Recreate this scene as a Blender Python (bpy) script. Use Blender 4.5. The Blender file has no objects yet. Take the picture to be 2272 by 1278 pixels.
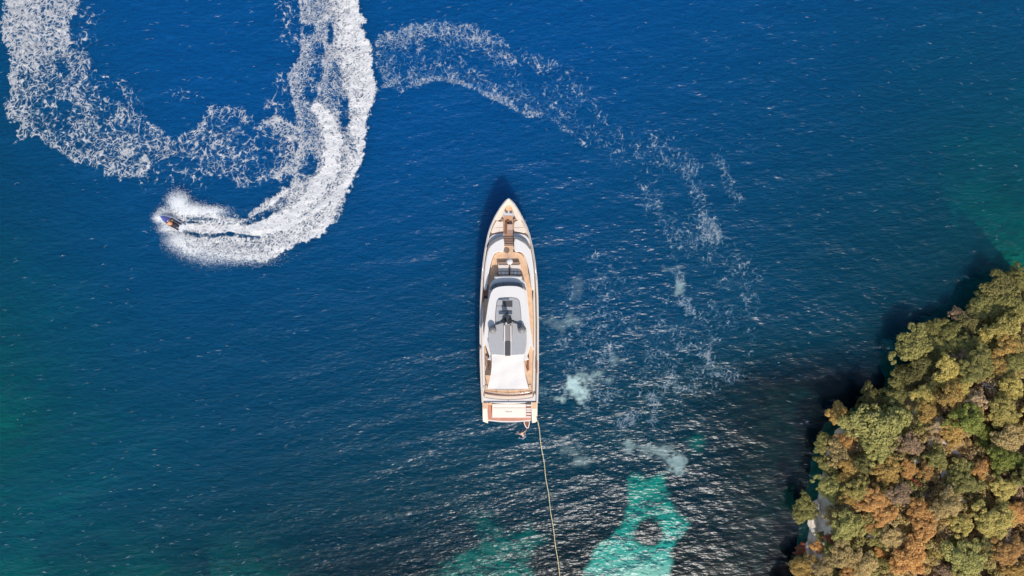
import bpy, bmesh, math, random
import numpy as np
from mathutils import Vector, Matrix

sc = bpy.context.scene
R = math.radians
COL = sc.collection

# ------------------------------------------------------------------ camera
CAMH = 91.0            # drone height above the sea, metres
K = 0.06               # metres of sea surface per photo pixel
cam_d = bpy.data.cameras.new('camera')
cam = bpy.data.objects.new('camera', cam_d)
COL.objects.link(cam)
cam.location = (0, 0, CAMH)
cam.rotation_euler = (0, 0, 0)
cam_d.sensor_width = 36
cam_d.lens = 18 * CAMH / (1136 * K)
cam_d.clip_start = 1
cam_d.clip_end = 20000
sc.camera = cam

# ------------------------------------------------------------------ sky, sun, exposure
SUN_EL = R(47)
SUN_H = Vector((0.25, -0.96, 0)).normalized()
SUN = Vector((SUN_H.x * math.cos(SUN_EL), SUN_H.y * math.cos(SUN_EL), math.sin(SUN_EL)))
world = bpy.data.worlds.new('World')
sc.world = world
world.use_nodes = True
wn = world.node_tree.nodes
wl = world.node_tree.links
wn.clear()
sky = wn.new('ShaderNodeTexSky')
sky.sky_type = 'NISHITA'
sky.sun_disc = False
sky.sun_elevation = SUN_EL
sky.sun_rotation = math.atan2(SUN_H.x, SUN_H.y)
bg = wn.new('ShaderNodeBackground')
bg.inputs['Strength'].default_value = 0.15
wo = wn.new('ShaderNodeOutputWorld')
wl.new(sky.outputs[0], bg.inputs['Color'])
wl.new(bg.outputs[0], wo.inputs['Surface'])

sun_d = bpy.data.lights.new('sun', 'SUN')
sun_d.energy = 3.8
sun_d.angle = R(0.53)
sun_d.color = (1.0, 0.955, 0.89)
sun = bpy.data.objects.new('sun', sun_d)
COL.objects.link(sun)
sun.location = SUN * 200
sun.rotation_euler = (-SUN).to_track_quat('-Z', 'Y').to_euler()

sc.view_settings.view_transform = 'Standard'
sc.view_settings.look = 'None'
sc.view_settings.exposure = 0.0
sc.view_settings.gamma = 1.0
sc.view_settings.use_curve_mapping = False
sc.cycles.use_denoising = True
sc.cycles.max_bounces = 8
sc.cycles.transparent_max_bounces = 16

# ------------------------------------------------------------------ helpers
def W(px, py, z=0.0):
    """world x, y of the thing seen at photo pixel (px, py) standing at height z"""
    s = K * (CAMH - z) / CAMH
    return ((px - 1136) * s, (639 - py) * s)

def tag(o, label=None, cat=None, group=None, kind=None):
    if label: o['label'] = label
    if cat: o['category'] = cat
    if group: o['group'] = group
    if kind: o['kind'] = kind
    return o

def empty(name, loc=(0, 0, 0), rz=0.0):
    o = bpy.data.objects.new(name, None)
    COL.objects.link(o)
    o.location = loc
    o.rotation_euler = (0, 0, rz)
    o.empty_display_size = 0.3
    return o

def link(name, me, mat=None, parent=None):
    o = bpy.data.objects.new(name, me)
    COL.objects.link(o)
    if mat is not None and len(me.materials) == 0:
        me.materials.append(mat)
    if parent is not None:
        o.parent = parent
    return o

def from_bm(name, bm, mat=None, parent=None, smooth=False):
    bmesh.ops.recalc_face_normals(bm, faces=bm.faces[:])
    me = bpy.data.meshes.new(name)
    bm.to_mesh(me)
    bm.free()
    if smooth:
        me.polygons.foreach_set('use_smooth', [True] * len(me.polygons))
    return link(name, me, mat, parent)

def np_mesh(name, verts, faces, smooth=False):
    """verts (n,3), faces (m,3|4) numpy -> mesh"""
    me = bpy.data.meshes.new(name)
    k = faces.shape[1]
    me.vertices.add(len(verts))
    me.vertices.foreach_set('co', np.ascontiguousarray(verts, np.float32).ravel())
    me.loops.add(faces.size)
    me.loops.foreach_set('vertex_index', np.ascontiguousarray(faces, np.int32).ravel())
    me.polygons.add(len(faces))
    me.polygons.foreach_set('loop_start', np.arange(0, faces.size, k, dtype=np.int32))
    if smooth:
        me.polygons.foreach_set('use_smooth', np.ones(len(faces), bool))
    me.update(calc_edges=True)
    me.validate()
    return me

def grid_faces(ny, nx):
    i = np.arange(ny * nx).reshape(ny, nx)
    return np.stack([i[:-1, :-1], i[:-1, 1:], i[1:, 1:], i[1:, :-1]], -1).reshape(-1, 4)

def compact(verts, faces, attrs):
    used = np.zeros(len(verts), bool)
    used[faces.ravel()] = True
    idx = np.cumsum(used) - 1
    return verts[used], idx[faces], [a[used] for a in attrs]

# numpy noise
def _hash(ix, iy, seed):
    h = (ix.astype(np.int64) * 374761393 + iy.astype(np.int64) * 668265263 + seed * 974634777) & 0xffffffff
    h = ((h ^ (h >> 13)) * 1274126177) & 0xffffffff
    h = ((h ^ (h >> 16)) * 2246822519) & 0xffffffff
    return ((h ^ (h >> 15)) & 0xffffff) / float(0x1000000)

def vnoise(x, y, seed=0):
    ix = np.floor(x); iy = np.floor(y)
    fx = x - ix; fy = y - iy
    fx = fx * fx * fx * (fx * (fx * 6 - 15) + 10); fy = fy * fy * fy * (fy * (fy * 6 - 15) + 10)
    a = _hash(ix, iy, seed); b = _hash(ix + 1, iy, seed)
    c = _hash(ix, iy + 1, seed); d = _hash(ix + 1, iy + 1, seed)
    return (a * (1 - fx) + b * fx) * (1 - fy) + (c * (1 - fx) + d * fx) * fy

def fbm(x, y, seed=0, oct=4):
    s = 0; a = 0.5; t = 0
    for k in range(oct):
        s = s + a * vnoise(x * 2 ** k + 17.3 * k, y * 2 ** k - 9.1 * k, seed + k); t += a; a *= 0.5
    return s / t

def worley(x, y, seed=0):
    ix = np.floor(x); iy = np.floor(y)
    f1 = np.full(x.shape, 9.0); f2 = np.full(x.shape, 9.0)
    for dx in (-1, 0, 1):
        for dy in (-1, 0, 1):
            cx = ix + dx; cy = iy + dy
            d = np.hypot(cx + _hash(cx, cy, seed) - x, cy + _hash(cx, cy, seed + 7) - y)
            f2 = np.where(d < f1, f1, np.minimum(f2, d))
            f1 = np.minimum(f1, d)
    return f1, f2

def sstep(a, b, x):
    t = np.clip((x - a) / (b - a), 0, 1)
    return t * t * (3 - 2 * t)

def poly_sd(px, py, pts):
    """signed distance to a polygon, positive inside (same units as the points)"""
    pts = np.asarray(pts, float)
    d = np.full(px.shape, 1e9); ins = np.zeros(px.shape, bool)
    for (x0, y0), (x1, y1) in zip(pts, np.roll(pts, -1, 0)):
        ex, ey = x1 - x0, y1 - y0
        t = np.clip(((px - x0) * ex + (py - y0) * ey) / (ex * ex + ey * ey + 1e-9), 0, 1)
        d = np.minimum(d, np.hypot(px - x0 - t * ex, py - y0 - t * ey))
        c = ((y0 > py) != (y1 > py)) & (px < (x1 - x0) * (py - y0) / (y1 - y0 + 1e-12) + x0)
        ins ^= c
    return np.where(ins, d, -d)

def line_d(px, py, pts, w=None):
    """distance to a polyline; with widths w per point returns distance / width"""
    d = np.full(px.shape, 1e9)
    for k in range(len(pts) - 1):
        (x0, y0), (x1, y1) = pts[k], pts[k + 1]
        ex, ey = x1 - x0, y1 - y0
        t = np.clip(((px - x0) * ex + (py - y0) * ey) / (ex * ex + ey * ey + 1e-9), 0, 1)
        q = np.hypot(px - x0 - t * ex, py - y0 - t * ey)
        if w is not None:
            q = q / (w[k] * (1 - t) + w[k + 1] * t)
        d = np.minimum(d, q)
    return d

# materials
def new_mat(name):
    m = bpy.data.materials.new(name)
    m.use_nodes = True
    n = m.node_tree.nodes; n.clear()
    out = n.new('ShaderNodeOutputMaterial')
    return m, n, m.node_tree.links, out

def plain(name, col, rough=0.5, metal=0.0, var=0.06, scale=3.0, spec=0.5, coat=0.0):
    """principled with a little procedural mottling"""
    m, n, l, out = new_mat(name)
    b = n.new('ShaderNodeBsdfPrincipled')
    b.inputs['Roughness'].default_value = rough
    b.inputs['Metallic'].default_value = metal
    b.inputs['Specular IOR Level'].default_value = spec
    b.inputs['Coat Weight'].default_value = coat
    tc = n.new('ShaderNodeTexCoord')
    nz = n.new('ShaderNodeTexNoise'); nz.inputs['Scale'].default_value = scale; nz.inputs['Detail'].default_value = 5
    l.new(tc.outputs['Object'], nz.inputs['Vector'])
    rp = n.new('ShaderNodeMapRange')
    rp.inputs['From Min'].default_value = 0.3; rp.inputs['From Max'].default_value = 0.7
    rp.inputs['To Min'].default_value = 1 - var; rp.inputs['To Max'].default_value = 1 + var
    l.new(nz.outputs['Fac'], rp.inputs['Value'])
    mx = n.new('ShaderNodeMix'); mx.data_type = 'RGBA'; mx.blend_type = 'MULTIPLY'; mx.inputs['Factor'].default_value = 1
    mx.inputs['A'].default_value = (*col, 1)
    l.new(rp.outputs['Result'], mx.inputs['B'])
    l.new(mx.outputs['Result'], b.inputs['Base Color'])
    l.new(b.outputs[0], out.inputs['Surface'])
    return m

def srgb(r, g, b):
    f = lambda c: (c / 255 / 12.92) if c / 255 <= 0.04045 else ((c / 255 + 0.055) / 1.055) ** 2.4
    return (f(r), f(g), f(b))
# ------------------------------------------------------------------ the sea floor and the sea
COAST = [(1570, 1640), (1600, 1480), (1660, 1385), (1730, 1335), (1776, 1295), (1788, 1245), (1802, 1175), (1813, 1100), (1830, 1010), (1852, 955), (1912, 926),
         (1975, 905), (2010, 856), (2032, 798), (2072, 762), (2140, 722), (2200, 676), (2240, 642), (2272, 606),
         (2305, 625), (2345, 690), (2430, 780), (2700, 900), (3200, 1000)]
LAND = COAST + [(9000, 1000), (9000, 9000), (1500, 9000)]

def depth_m(px, py):
    """water depth by photo pixel of the surface point above"""
    base = 31.0 - 15.0 * sstep(120, 1000, py)
    dl = np.where(px < 700, 7.5 + np.clip(px + 50, 0, 900) * 0.022 + np.abs(py - 950) * 0.016, 60)
    db = 1.9 + np.clip(1240 - py, -60, 2000) * 0.030 + np.abs(px - 1420) * 0.006
    sd = -line_sd(px, py)
    dr = np.where(py < 850 + 0 * px, 5.5 + sd * 0.024 + np.clip(py - 560, 0, 290) * 0.010, 60)
    dc = 2.2 + np.clip(sd - 150, 0, 3000) * 0.030 + np.clip(860 - py, 0, 900) * 0.06  # dark shore band: weedy shallows, with the trees' and cliff's reflection imitated through depth
    k = 2.0
    acc = sum(np.exp(-np.clip(v, -20, 60) / k) for v in (base, dl, db, dr, dc))
    return np.clip(-k * np.log(acc), 0.5, 30)

def line_sd(px, py):
    return poly_sd(px, py, LAND)      # positive on land

SAND_A = [(1386, 1072), (1400, 1052), (1440, 1056), (1472, 1048), (1476, 1090), (1482, 1118), (1500, 1150), (1524, 1160), (1512, 1186),
          (1494, 1200), (1492, 1240), (1478, 1300), (1290, 1320), (1302, 1262), (1316, 1222), (1352, 1196), (1378, 1160), (1396, 1138), (1400, 1110)]
SAND_B = [(1046, 1150), (1062, 1128), (1086, 1150), (1108, 1176), (1150, 1182), (1178, 1152), (1190, 1190), (1180, 1216), (1150, 1235),
          (1190, 1280), (1120, 1310), (900, 1320), (960, 1262), (1010, 1232), (1060, 1212), (1078, 1196), (1056, 1180)]
SAND_C = [(1528, 975), (1552, 958), (1562, 972), (1548, 1000), (1530, 1004)]

def nonuniform(lo, hi, step, far):
    core = np.arange(lo, hi + step * 0.5, step)
    ext = [step]
    while sum(ext) < far: ext.append(ext[-1] * 1.28)
    e = np.cumsum(ext)
    return np.concatenate([lo - e[::-1], core, hi + e])

# wave field: many small directional components, gently modulated by gust patches
_rw = np.random.default_rng(11)
WAVES = []
for _k in range(46):
    lam = 0.62 * (9.5 / 0.62) ** (_k / 45.0)
    ang = R(82) + _rw.normal(0, R(27))
    steep = 0.0335 if lam < 1.8 else 0.0225 if lam < 4 else 0.014
    WAVES.append((2 * math.pi / lam * math.cos(ang), 2 * math.pi / lam * math.sin(ang), steep * lam / (2 * math.pi), _rw.uniform(0, 6.28), lam))

def gust(x, y):
    g = 0.62 + 0.66 * fbm(x * 0.06 + 3.1, y * 0.09, 8, 4)
    px = 1136 + x / K; py = 639 - y / K
    shore_calm = sstep(290, 40, -poly_sd(px, py, LAND) + 50 * (fbm(x * 0.2, y * 0.2, 15, 3) - 0.5)) * sstep(640, 860, py)      # waves flattened under the cliff to keep sun glints off the dark water
    return g * (1 - 0.55 * shore_calm)

def wave_z(x, y, cell=0.2):
    z = np.zeros_like(x)
    for kx, ky, a, ph, lam in WAVES:
        z += a * np.sin(kx * x + ky * y + ph) * np.clip((lam / cell - 2.2) / 1.5, 0, 1)
    return z * gust(x, y) * wake_calm(x, y)

def wake_calm(x, y):
    return 1.0

def build_sea():
    # --- sea floor
    xs = nonuniform(-80, 80, 0.5, 4000); ys = nonuniform(-54, 54, 0.5, 4000)
    X, Y = np.meshgrid(xs, ys)
    D = depth_m(1136 + X / K, 639 - Y / K)
    s = CAMH / (CAMH + D)
    ax = 1136 + X * s / K; ay = 639 - Y * s / K             # where it shows
    wob = (fbm(ax * 0.03, ay * 0.03, 21, 4) - 0.5) * 34
    sand = np.maximum(sstep(-5, 4, poly_sd(ax, ay, SAND_A) + wob * 0.8), 0.42 * sstep(-18, 22, poly_sd(ax, ay, SAND_B) + wob * 1.9))
    sand = np.maximum(sand, 0.4 * sstep(-12, 12, poly_sd(ax, ay, SAND_C) + wob * 0.6))
    hole = 1 - sstep(0.8, 1.15, np.hypot((ax - 1440) / 32, (ay - 1182) / 36) + wob * 0.012)
    sand = sand * (1 - hole)
    # paler, patchy bottom off the left and the right-hand shores
    patch = fbm(ax * 0.006, ay * 0.008, 33, 4)
    left = sstep(620, -60, ax) * sstep(380, 760, ay) * (0.55 + 0.4 * sstep(0.35, 0.7, patch))
    bl = sstep(120, 340, ax) * sstep(760, 480, ax) * sstep(1120, 1250, ay) * sstep(0.40, 0.62, fbm(ax * 0.012, ay * 0.014, 9, 4))
    sdl = -line_sd(ax, ay)
    right = sstep(1850, 2230, ax) * sstep(760, 560, ay) * (0.45 + 0.5 * sstep(0.35, 0.62, patch))
    mud = np.maximum.reduce([0.44 * left, 0.22 * bl, 0.38 * right])
    rock = sstep(150, 20, sdl) * sstep(720, 560, ay)
    Z = -D + 0.5 * (fbm(X * 0.25, Y * 0.25, 41, 3) - 0.5)
    v = np.stack([X, Y, Z], -1).reshape(-1, 3)
    me = np_mesh('seabed', v, grid_faces(*X.shape), True)
    for nm, arr in (('sand', np.maximum(sand, mud)), ('rock', rock)):
        a = me.attributes.new(nm, 'FLOAT', 'POINT')
        a.data.foreach_set('value', np.clip(arr, 0, 1).astype(np.float32).ravel())
    m, n, l, out = new_mat('seabed_sand_and_weed')
    at = n.new('ShaderNodeAttribute'); at.attribute_name = 'sand'
    ar = n.new('ShaderNodeAttribute'); ar.attribute_name = 'rock'
    tc = n.new('ShaderNodeTexCoord')
    nz = n.new('ShaderNodeTexNoise'); nz.inputs['Scale'].default_value = 0.8; nz.inputs['Detail'].default_value = 6
    l.new(tc.outputs['Object'], nz.inputs['Vector'])
    wr = n.new('ShaderNodeValToRGB')
    wr.color_ramp.elements[0].position = 0.35; wr.color_ramp.elements[0].color = (0.006, 0.010, 0.010, 1)
    wr.color_ramp.elements[1].position = 0.7; wr.color_ramp.elements[1].color = (0.022, 0.026, 0.022, 1)
    l.new(nz.outputs['Fac'], wr.inputs['Fac'])
    rr = n.new('ShaderNodeValToRGB')
    rr.color_ramp.elements[0].position = 0.40; rr.color_ramp.elements[0].color = (0.05, 0.045, 0.025, 1)
    rr.color_ramp.elements[1].position = 0.62; rr.color_ramp.elements[1].color = (0.24, 0.20, 0.11, 1)
    l.new(nz.outputs['Fac'], rr.inputs['Fac'])
    m0 = n.new('ShaderNodeMix'); m0.data_type = 'RGBA'
    l.new(ar.outputs['Fac'], m0.inputs['Factor']); l.new(wr.outputs[0], m0.inputs['A']); l.new(rr.outputs[0], m0.inputs['B'])
    mx = n.new('ShaderNodeMix'); mx.data_type = 'RGBA'
    mx.inputs['B'].default_value = (0.86, 0.88, 0.72, 1)
    l.new(at.outputs['Fac'], mx.inputs['Factor']); l.new(m0.outputs['Result'], mx.inputs['A'])
    d = n.new('ShaderNodeBsdfDiffuse'); l.new(mx.outputs['Result'], d.inputs['Color'])
    l.new(d.outputs[0], out.inputs['Surface'])
    tag(link('seabed', me, m), 'sandy and weedy sea floor under the clear water', kind='structure')

    # --- water surface
    xs = nonuniform(-75, 75, 0.2, 4000); ys = nonuniform(-45, 45, 0.2, 4000)
    X, Y = np.meshgrid(xs, ys)
    far = (np.abs(X) > 75.2) | (np.abs(Y) > 45.2)
    Z = wave_z(X, Y); Z[far] = 0
    D = depth_m(1136 + X / K, 639 - Y / K)
    me = np_mesh('water', np.stack([X, Y, Z], -1).reshape(-1, 3), grid_faces(*X.shape), True)
    a = me.attributes.new('depth', 'FLOAT', 'POINT'); a.data.foreach_set('value', D.astype(np.float32).ravel())
    a = me.attributes.new('gust', 'FLOAT', 'POINT'); a.data.foreach_set('value', gust(X, Y).astype(np.float32).ravel())
    m, n, l, out = new_mat('sea_water')
    at = n.new('ShaderNodeAttribute'); at.attribute_name = 'depth'
    gs = n.new('ShaderNodeAttribute'); gs.attribute_name = 'gust'
    tc = n.new('ShaderNodeTexCoord')
    # fine ripples
    def ripple(scale, sx, sy, rot, detail):
        mp = n.new('ShaderNodeMapping'); mp.inputs['Scale'].default_value = (sx, sy, 1); mp.inputs['Rotation'].default_value = (0, 0, rot)
        l.new(tc.outputs['Object'], mp.inputs['Vector'])
        t = n.new('ShaderNodeTexNoise'); t.inputs['Scale'].default_value = scale; t.inputs['Detail'].default_value = detail
        t.inputs['Roughness'].default_value = 0.6
        l.new(mp.outputs[0], t.inputs['Vector'])
        return t.outputs['Fac']
    r1 = ripple(1.5, 0.55, 1.5, R(-9), 1.5); r2 = ripple(3.2, 0.6, 1.4, R(14), 1)
    ad = n.new('ShaderNodeMath'); ad.operation = 'MULTIPLY_ADD'; ad.inputs[1].default_value = 0.35
    l.new(r2, ad.inputs[0]); l.new(r1, ad.inputs[2])
    bm_ = n.new('ShaderNodeBump'); bm_.inputs['Distance'].default_value = 0.13
    l.new(ad.outputs[0], bm_.inputs['Height'])
    st = n.new('ShaderNodeMath'); st.operation = 'MULTIPLY'; st.inputs[1].default_value = 0.95
    l.new(gs.outputs['Fac'], st.inputs[0]); l.new(st.outputs[0], bm_.inputs['Strength'])
    # light scattered back by the water column grows with depth
    ex = n.new('ShaderNodeMath'); ex.operation = 'MULTIPLY'; ex.inputs[1].default_value = -1 / 17.0
    l.new(at.outputs['Fac'], ex.inputs[0])
    e2 = n.new('ShaderNodeMath'); e2.operation = 'EXPONENT'; l.new(ex.outputs[0], e2.inputs[0])      # transmitted share
    body = n.new('ShaderNodeBsdfDiffuse'); body.inputs['Color'].default_value = (0.0, 0.064, 0.215, 1)
    wc = n.new('ShaderNodeValToRGB'); e = wc.color_ramp.elements
    e[0].position = 0.10; e[0].color = (0.0, 0.050, 0.095, 1); q0 = e.new(0.30); q0.color = (0.0, 0.082, 0.142, 1); e[-1].position = 0.95; e[-1].color = (0.0, 0.080, 0.262, 1)  # dark shallow stop: weedy navy water and the painted shore reflection
    q_ = e.new(0.6); q_.color = (0.0, 0.077, 0.190, 1)
    dm = n.new('ShaderNodeMath'); dm.operation = 'DIVIDE'; dm.inputs[1].default_value = 31.0
    l.new(at.outputs['Fac'], dm.inputs[0]); l.new(dm.outputs[0], wc.inputs['Fac']); l.new(wc.outputs[0], body.inputs['Color'])
    sb = n.new('ShaderNodeBump'); sb.inputs['Distance'].default_value = 0.6; sb.inputs['Strength'].default_value = 1.0
    l.new(ad.outputs[0], sb.inputs['Height']); l.new(sb.outputs[0], body.inputs['Normal'])
    tr = n.new('ShaderNodeBsdfTransparent')
    cc = n.new('ShaderNodeCombineColor')
    for ch, k in (('Red', 0.60), ('Green', 0.034), ('Blue', 0.050)):
        q = n.new('ShaderNodeMath'); q.operation = 'MULTIPLY'; q.inputs[1].default_value = -k * 1.15
        l.new(at.outputs['Fac'], q.inputs[0])
        q2 = n.new('ShaderNodeMath'); q2.operation = 'EXPONENT'; l.new(q.outputs[0], q2.inputs[0])
        l.new(q2.outputs[0], cc.inputs[ch])
    l.new(cc.outputs[0], tr.inputs['Color'])
    ss = n.new('ShaderNodeSubsurfaceScattering'); ss.inputs['Color'].default_value = (0.0, 0.064, 0.215, 1)
    l.new(wc.outputs[0], ss.inputs['Color'])
    ss.inputs['Scale'].default_value = 1.0; ss.falloff = 'BURLEY'; ss.inputs['Radius'].default_value = (1.0, 5.0, 6.0)
    bs = n.new('ShaderNodeMixShader'); bs.inputs['Fac'].default_value = 0.80
    l.new(sb.outputs[0], ss.inputs['Normal'])
    l.new(body.outputs[0], bs.inputs[1]); l.new(ss.outputs[0], bs.inputs[2])
    mb = n.new('ShaderNodeMixShader'); l.new(e2.outputs[0], mb.inputs['Fac']); l.new(bs.outputs[0], mb.inputs[1]); l.new(tr.outputs[0], mb.inputs[2])
    gl = n.new('ShaderNodeBsdfGlossy'); gl.inputs['Roughness'].default_value = 0.30
    l.new(bm_.outputs[0], gl.inputs['Normal'])
    fr = n.new('ShaderNodeFresnel'); fr.inputs['IOR'].default_value = 1.34; l.new(bm_.outputs[0], fr.inputs['Normal'])
    mg = n.new('ShaderNodeMixShader'); l.new(fr.outputs[0], mg.inputs['Fac']); l.new(mb.outputs[0], mg.inputs[1]); l.new(gl.outputs[0], mg.inputs[2])
    l.new(mg.outputs[0], out.inputs['Surface'])
    tag(link('water', me, m), 'deep blue rippled sea turning turquoise over shallow sand', kind='structure')

build_sea()
# ------------------------------------------------------------------ foam, bubbles and spray
def foam_mat():
    m, n, l, out = new_mat('sea_foam')
    at = n.new('ShaderNodeAttribute'); at.attribute_name = 'cover'
    tc = n.new('ShaderNodeTexCoord')
    nz = n.new('ShaderNodeTexNoise'); nz.inputs['Scale'].default_value = 5.0; nz.inputs['Detail'].default_value = 4
    l.new(tc.outputs['Object'], nz.inputs['Vector'])
    bp = n.new('ShaderNodeBump'); bp.inputs['Distance'].default_value = 0.25; bp.inputs['Strength'].default_value = 0.5
    l.new(nz.outputs['Fac'], bp.inputs['Height'])
    d = n.new('ShaderNodeBsdfDiffuse')
    cr = n.new('ShaderNodeValToRGB'); e = cr.color_ramp.elements
    e[0].position = 0.12; e[0].color = (0.24, 0.44, 0.58, 1); e[1].position = 0.5; e[1].color = (0.66, 0.645, 0.63, 1)
    l.new(at.outputs['Fac'], cr.inputs['Fac']); l.new(cr.outputs[0], d.inputs['Color'])
    l.new(bp.outputs[0], d.inputs['Normal'])
    t = n.new('ShaderNodeBsdfTransparent')
    mx = n.new('ShaderNodeMixShader')
    l.new(at.outputs['Fac'], mx.inputs['Fac']); l.new(t.outputs[0], mx.inputs[1]); l.new(d.outputs[0], mx.inputs[2])
    l.new(mx.outputs[0], out.inputs['Surface'])
    return m
M_FOAM = foam_mat()

def bubble_mat():
    m, n, l, out = new_mat('aerated_water')
    at = n.new('ShaderNodeAttribute'); at.attribute_name = 'cover'
    d = n.new('ShaderNodeBsdfDiffuse'); d.inputs['Color'].default_value = (0.47, 0.63, 0.60, 1)
    t = n.new('ShaderNodeBsdfTransparent')
    mx = n.new('ShaderNodeMixShader')
    l.new(at.outputs['Fac'], mx.inputs['Fac']); l.new(t.outputs[0], mx.inputs[1]); l.new(d.outputs[0], mx.inputs[2])
    l.new(mx.outputs[0], out.inputs['Surface'])
    return m
M_BUBBLE = bubble_mat()

def lace(x, y, seed=0, big=1.15, small=0.5):
    """0 on the foam threads, up to 1 in the middle of the open cells"""
    wx = (fbm(x * 0.7, y * 0.7, seed + 50, 3) - 0.5) * 2.2 + (fbm(x * 2.2, y * 2.2, seed + 52, 2) - 0.5) * 0.5
    wy = (fbm(x * 0.7, y * 0.7, seed + 60, 3) - 0.5) * 2.2 + (fbm(x * 2.2, y * 2.2, seed + 62, 2) - 0.5) * 0.5
    a1, a2 = worley((x + wx) / big, (y + wy) / big, seed)
    b1, b2 = worley((x + wx * 0.7) / small, (y + wy * 0.7) / small, seed + 3)
    e1 = np.clip((a2 - a1) * 2.0, 0, 1) ** 0.8; e2 = np.clip((b2 - b1) * 1.7, 0, 1)
    return e1, e2

def cover_of(rho, x, y, seed=0, big=1.15, small=0.5, fine=0.22):
    e1, e2 = lace(x, y, seed, big, small)
    f = vnoise(x * 6.5, y * 6.5, seed + 80) - 0.5
    br = fbm(x * 1.1, y * 1.1, seed + 90, 3) - 0.5
    f2 = vnoise(x * 3.1, y * 3.1, seed + 81) - 0.5
    nres = 0.60 * e1 + 0.30 * e2 + 0.03 + fine * 0.9 * f + 0.18 * f2 + 0.36 * br
    t = np.clip((rho - nres) / 0.34, 0, 1)
    milky = 0.11 * sstep(0.3, 0.85, rho + 0.6 * br)
    return np.where(rho > 0.02, np.maximum(t ** 0.9, milky), 0)

def lacy(rho, x, y, seed=0, big=0.95, small=0.42):
    """thin connected threads of old foam; rho widens and thickens them"""
    wx = (fbm(x * 0.6, y * 0.6, seed + 50, 3) - 0.5) * 1.9 + (fbm(x * 2.0, y * 2.0, seed + 52, 3) - 0.5) * 0.55
    wy = (fbm(x * 0.6, y * 0.6, seed + 60, 3) - 0.5) * 1.9 + (fbm(x * 2.0, y * 2.0, seed + 62, 3) - 0.5) * 0.55
    a1, a2 = worley((x + wx) / big, (y + wy) / big, seed)
    b1, b2 = worley((x + wx * 0.8) / small, (y + wy * 0.8) / small, seed + 3)
    br = fbm(x * 0.9, y * 0.9, seed + 90, 3) - 0.5
    br2 = fbm(x * 2.6, y * 2.6, seed + 95, 2) - 0.5
    r = np.clip(rho + 0.42 * br, 0, 1.3)
    w1 = 0.035 + 0.34 * r ** 1.6 + 0.10 * br2
    w2 = 0.01 + 0.50 * np.clip(r - 0.12, 0, 2) ** 1.4 + 0.16 * br2
    t1 = np.exp(-((a2 - a1) / np.maximum(w1, 0.02)) ** 2)
    t2 = np.exp(-((b2 - b1) / np.maximum(w2, 0.02)) ** 2)
    amp = sstep(0.10, 0.42, r + 0.35 * br2)
    c = np.maximum(t1 * (0.62 + 0.8 * br2), 0.72 * t2 * sstep(0.18, 0.5, r)) * amp
    milky = 0.10 * sstep(0.30, 0.85, r)
    return np.where(rho > 0.02, np.clip(np.maximum(c, milky), 0, 0.93), 0)

def foam_sheet(name, x0, x1, y0, y1, step, dens, label, cat, seed=0, mat=None, thick=0.05, **kw):
    wx0, wy1 = W(x0, y0); wx1, wy0 = W(x1, y1)
    X, Y = np.meshgrid(np.arange(wx0, wx1, step), np.arange(wy0, wy1, step))
    px = 1136 + X / K; py = 639 - Y / K
    c = dens(px, py, X, Y)
    Z = wave_z(X, Y) + 0.045 + thick * np.clip(c, 0, 1) * (0.4 + 1.2 * vnoise(X * 1.7, Y * 1.7, 4))
    F = grid_faces(*X.shape)
    cf = c.ravel()
    F = F[cf[F].max(1) > 0.02]
    v, F, (cv,) = compact(np.stack([X, Y, Z], -1).reshape(-1, 3), F, [cf])
    me = np_mesh(name, v, F, True)
    a = me.attributes.new('cover', 'FLOAT', 'POINT'); a.data.foreach_set('value', np.clip(cv, 0, 1).astype(np.float32))
    return tag(link(name, me, mat or M_FOAM), label, cat, kind='stuff')

OLD_LEFT = [(5, -80), (4, 0), (0, 60), (12, 110), (18, 140), (15, 230), (12, 262), (42, 274), (34, 318), (52, 314), (85, 303), (125, 340), (160, 357),
            (215, 372), (230, 388), (252, 392), (310, 404), (352, 368), (392, 345), (402, 312), (372, 292), (330, 265), (300, 240), (270, 226),
            (228, 206), (204, 175), (200, 112), (158, 105), (156, 60), (182, -10), (200, -80)]
OLD_MID = [(388, 300), (430, 280), (458, 238), (482, 224), (540, 232), (575, 262), (640, 256), (668, 300), (662, 392), (612, 402), (560, 417), (530, 420),
           (505, 396), (448, 392), (424, 362), (388, 336)]
TRUNK = [(652, -80), (799, -80), (800, 30), (814, 46), (803, 62), (825, 100), (836, 180), (832, 222), (818, 270), (816, 320), (792, 392), (772, 432),
         (746, 492), (702, 532), (650, 552), (596, 584), (520, 578), (455, 566), (425, 572), (392, 548), (366, 512), (346, 490), (368, 468),
         (410, 462), (450, 456), (500, 464), (545, 470), (590, 440), (640, 405), (652, 350), (655, 270), (640, 210), (634, 160), (660, 120), (664, 60)]
CORE = [(402, 502), (450, 506), (500, 508), (560, 506), (620, 490), (668, 458), (706, 420), (736, 372), (742, 318), (728, 270), (706, 238)]
CORE_W = [5, 8, 10, 11, 13, 16, 19, 21, 21, 19, 12]

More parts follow.
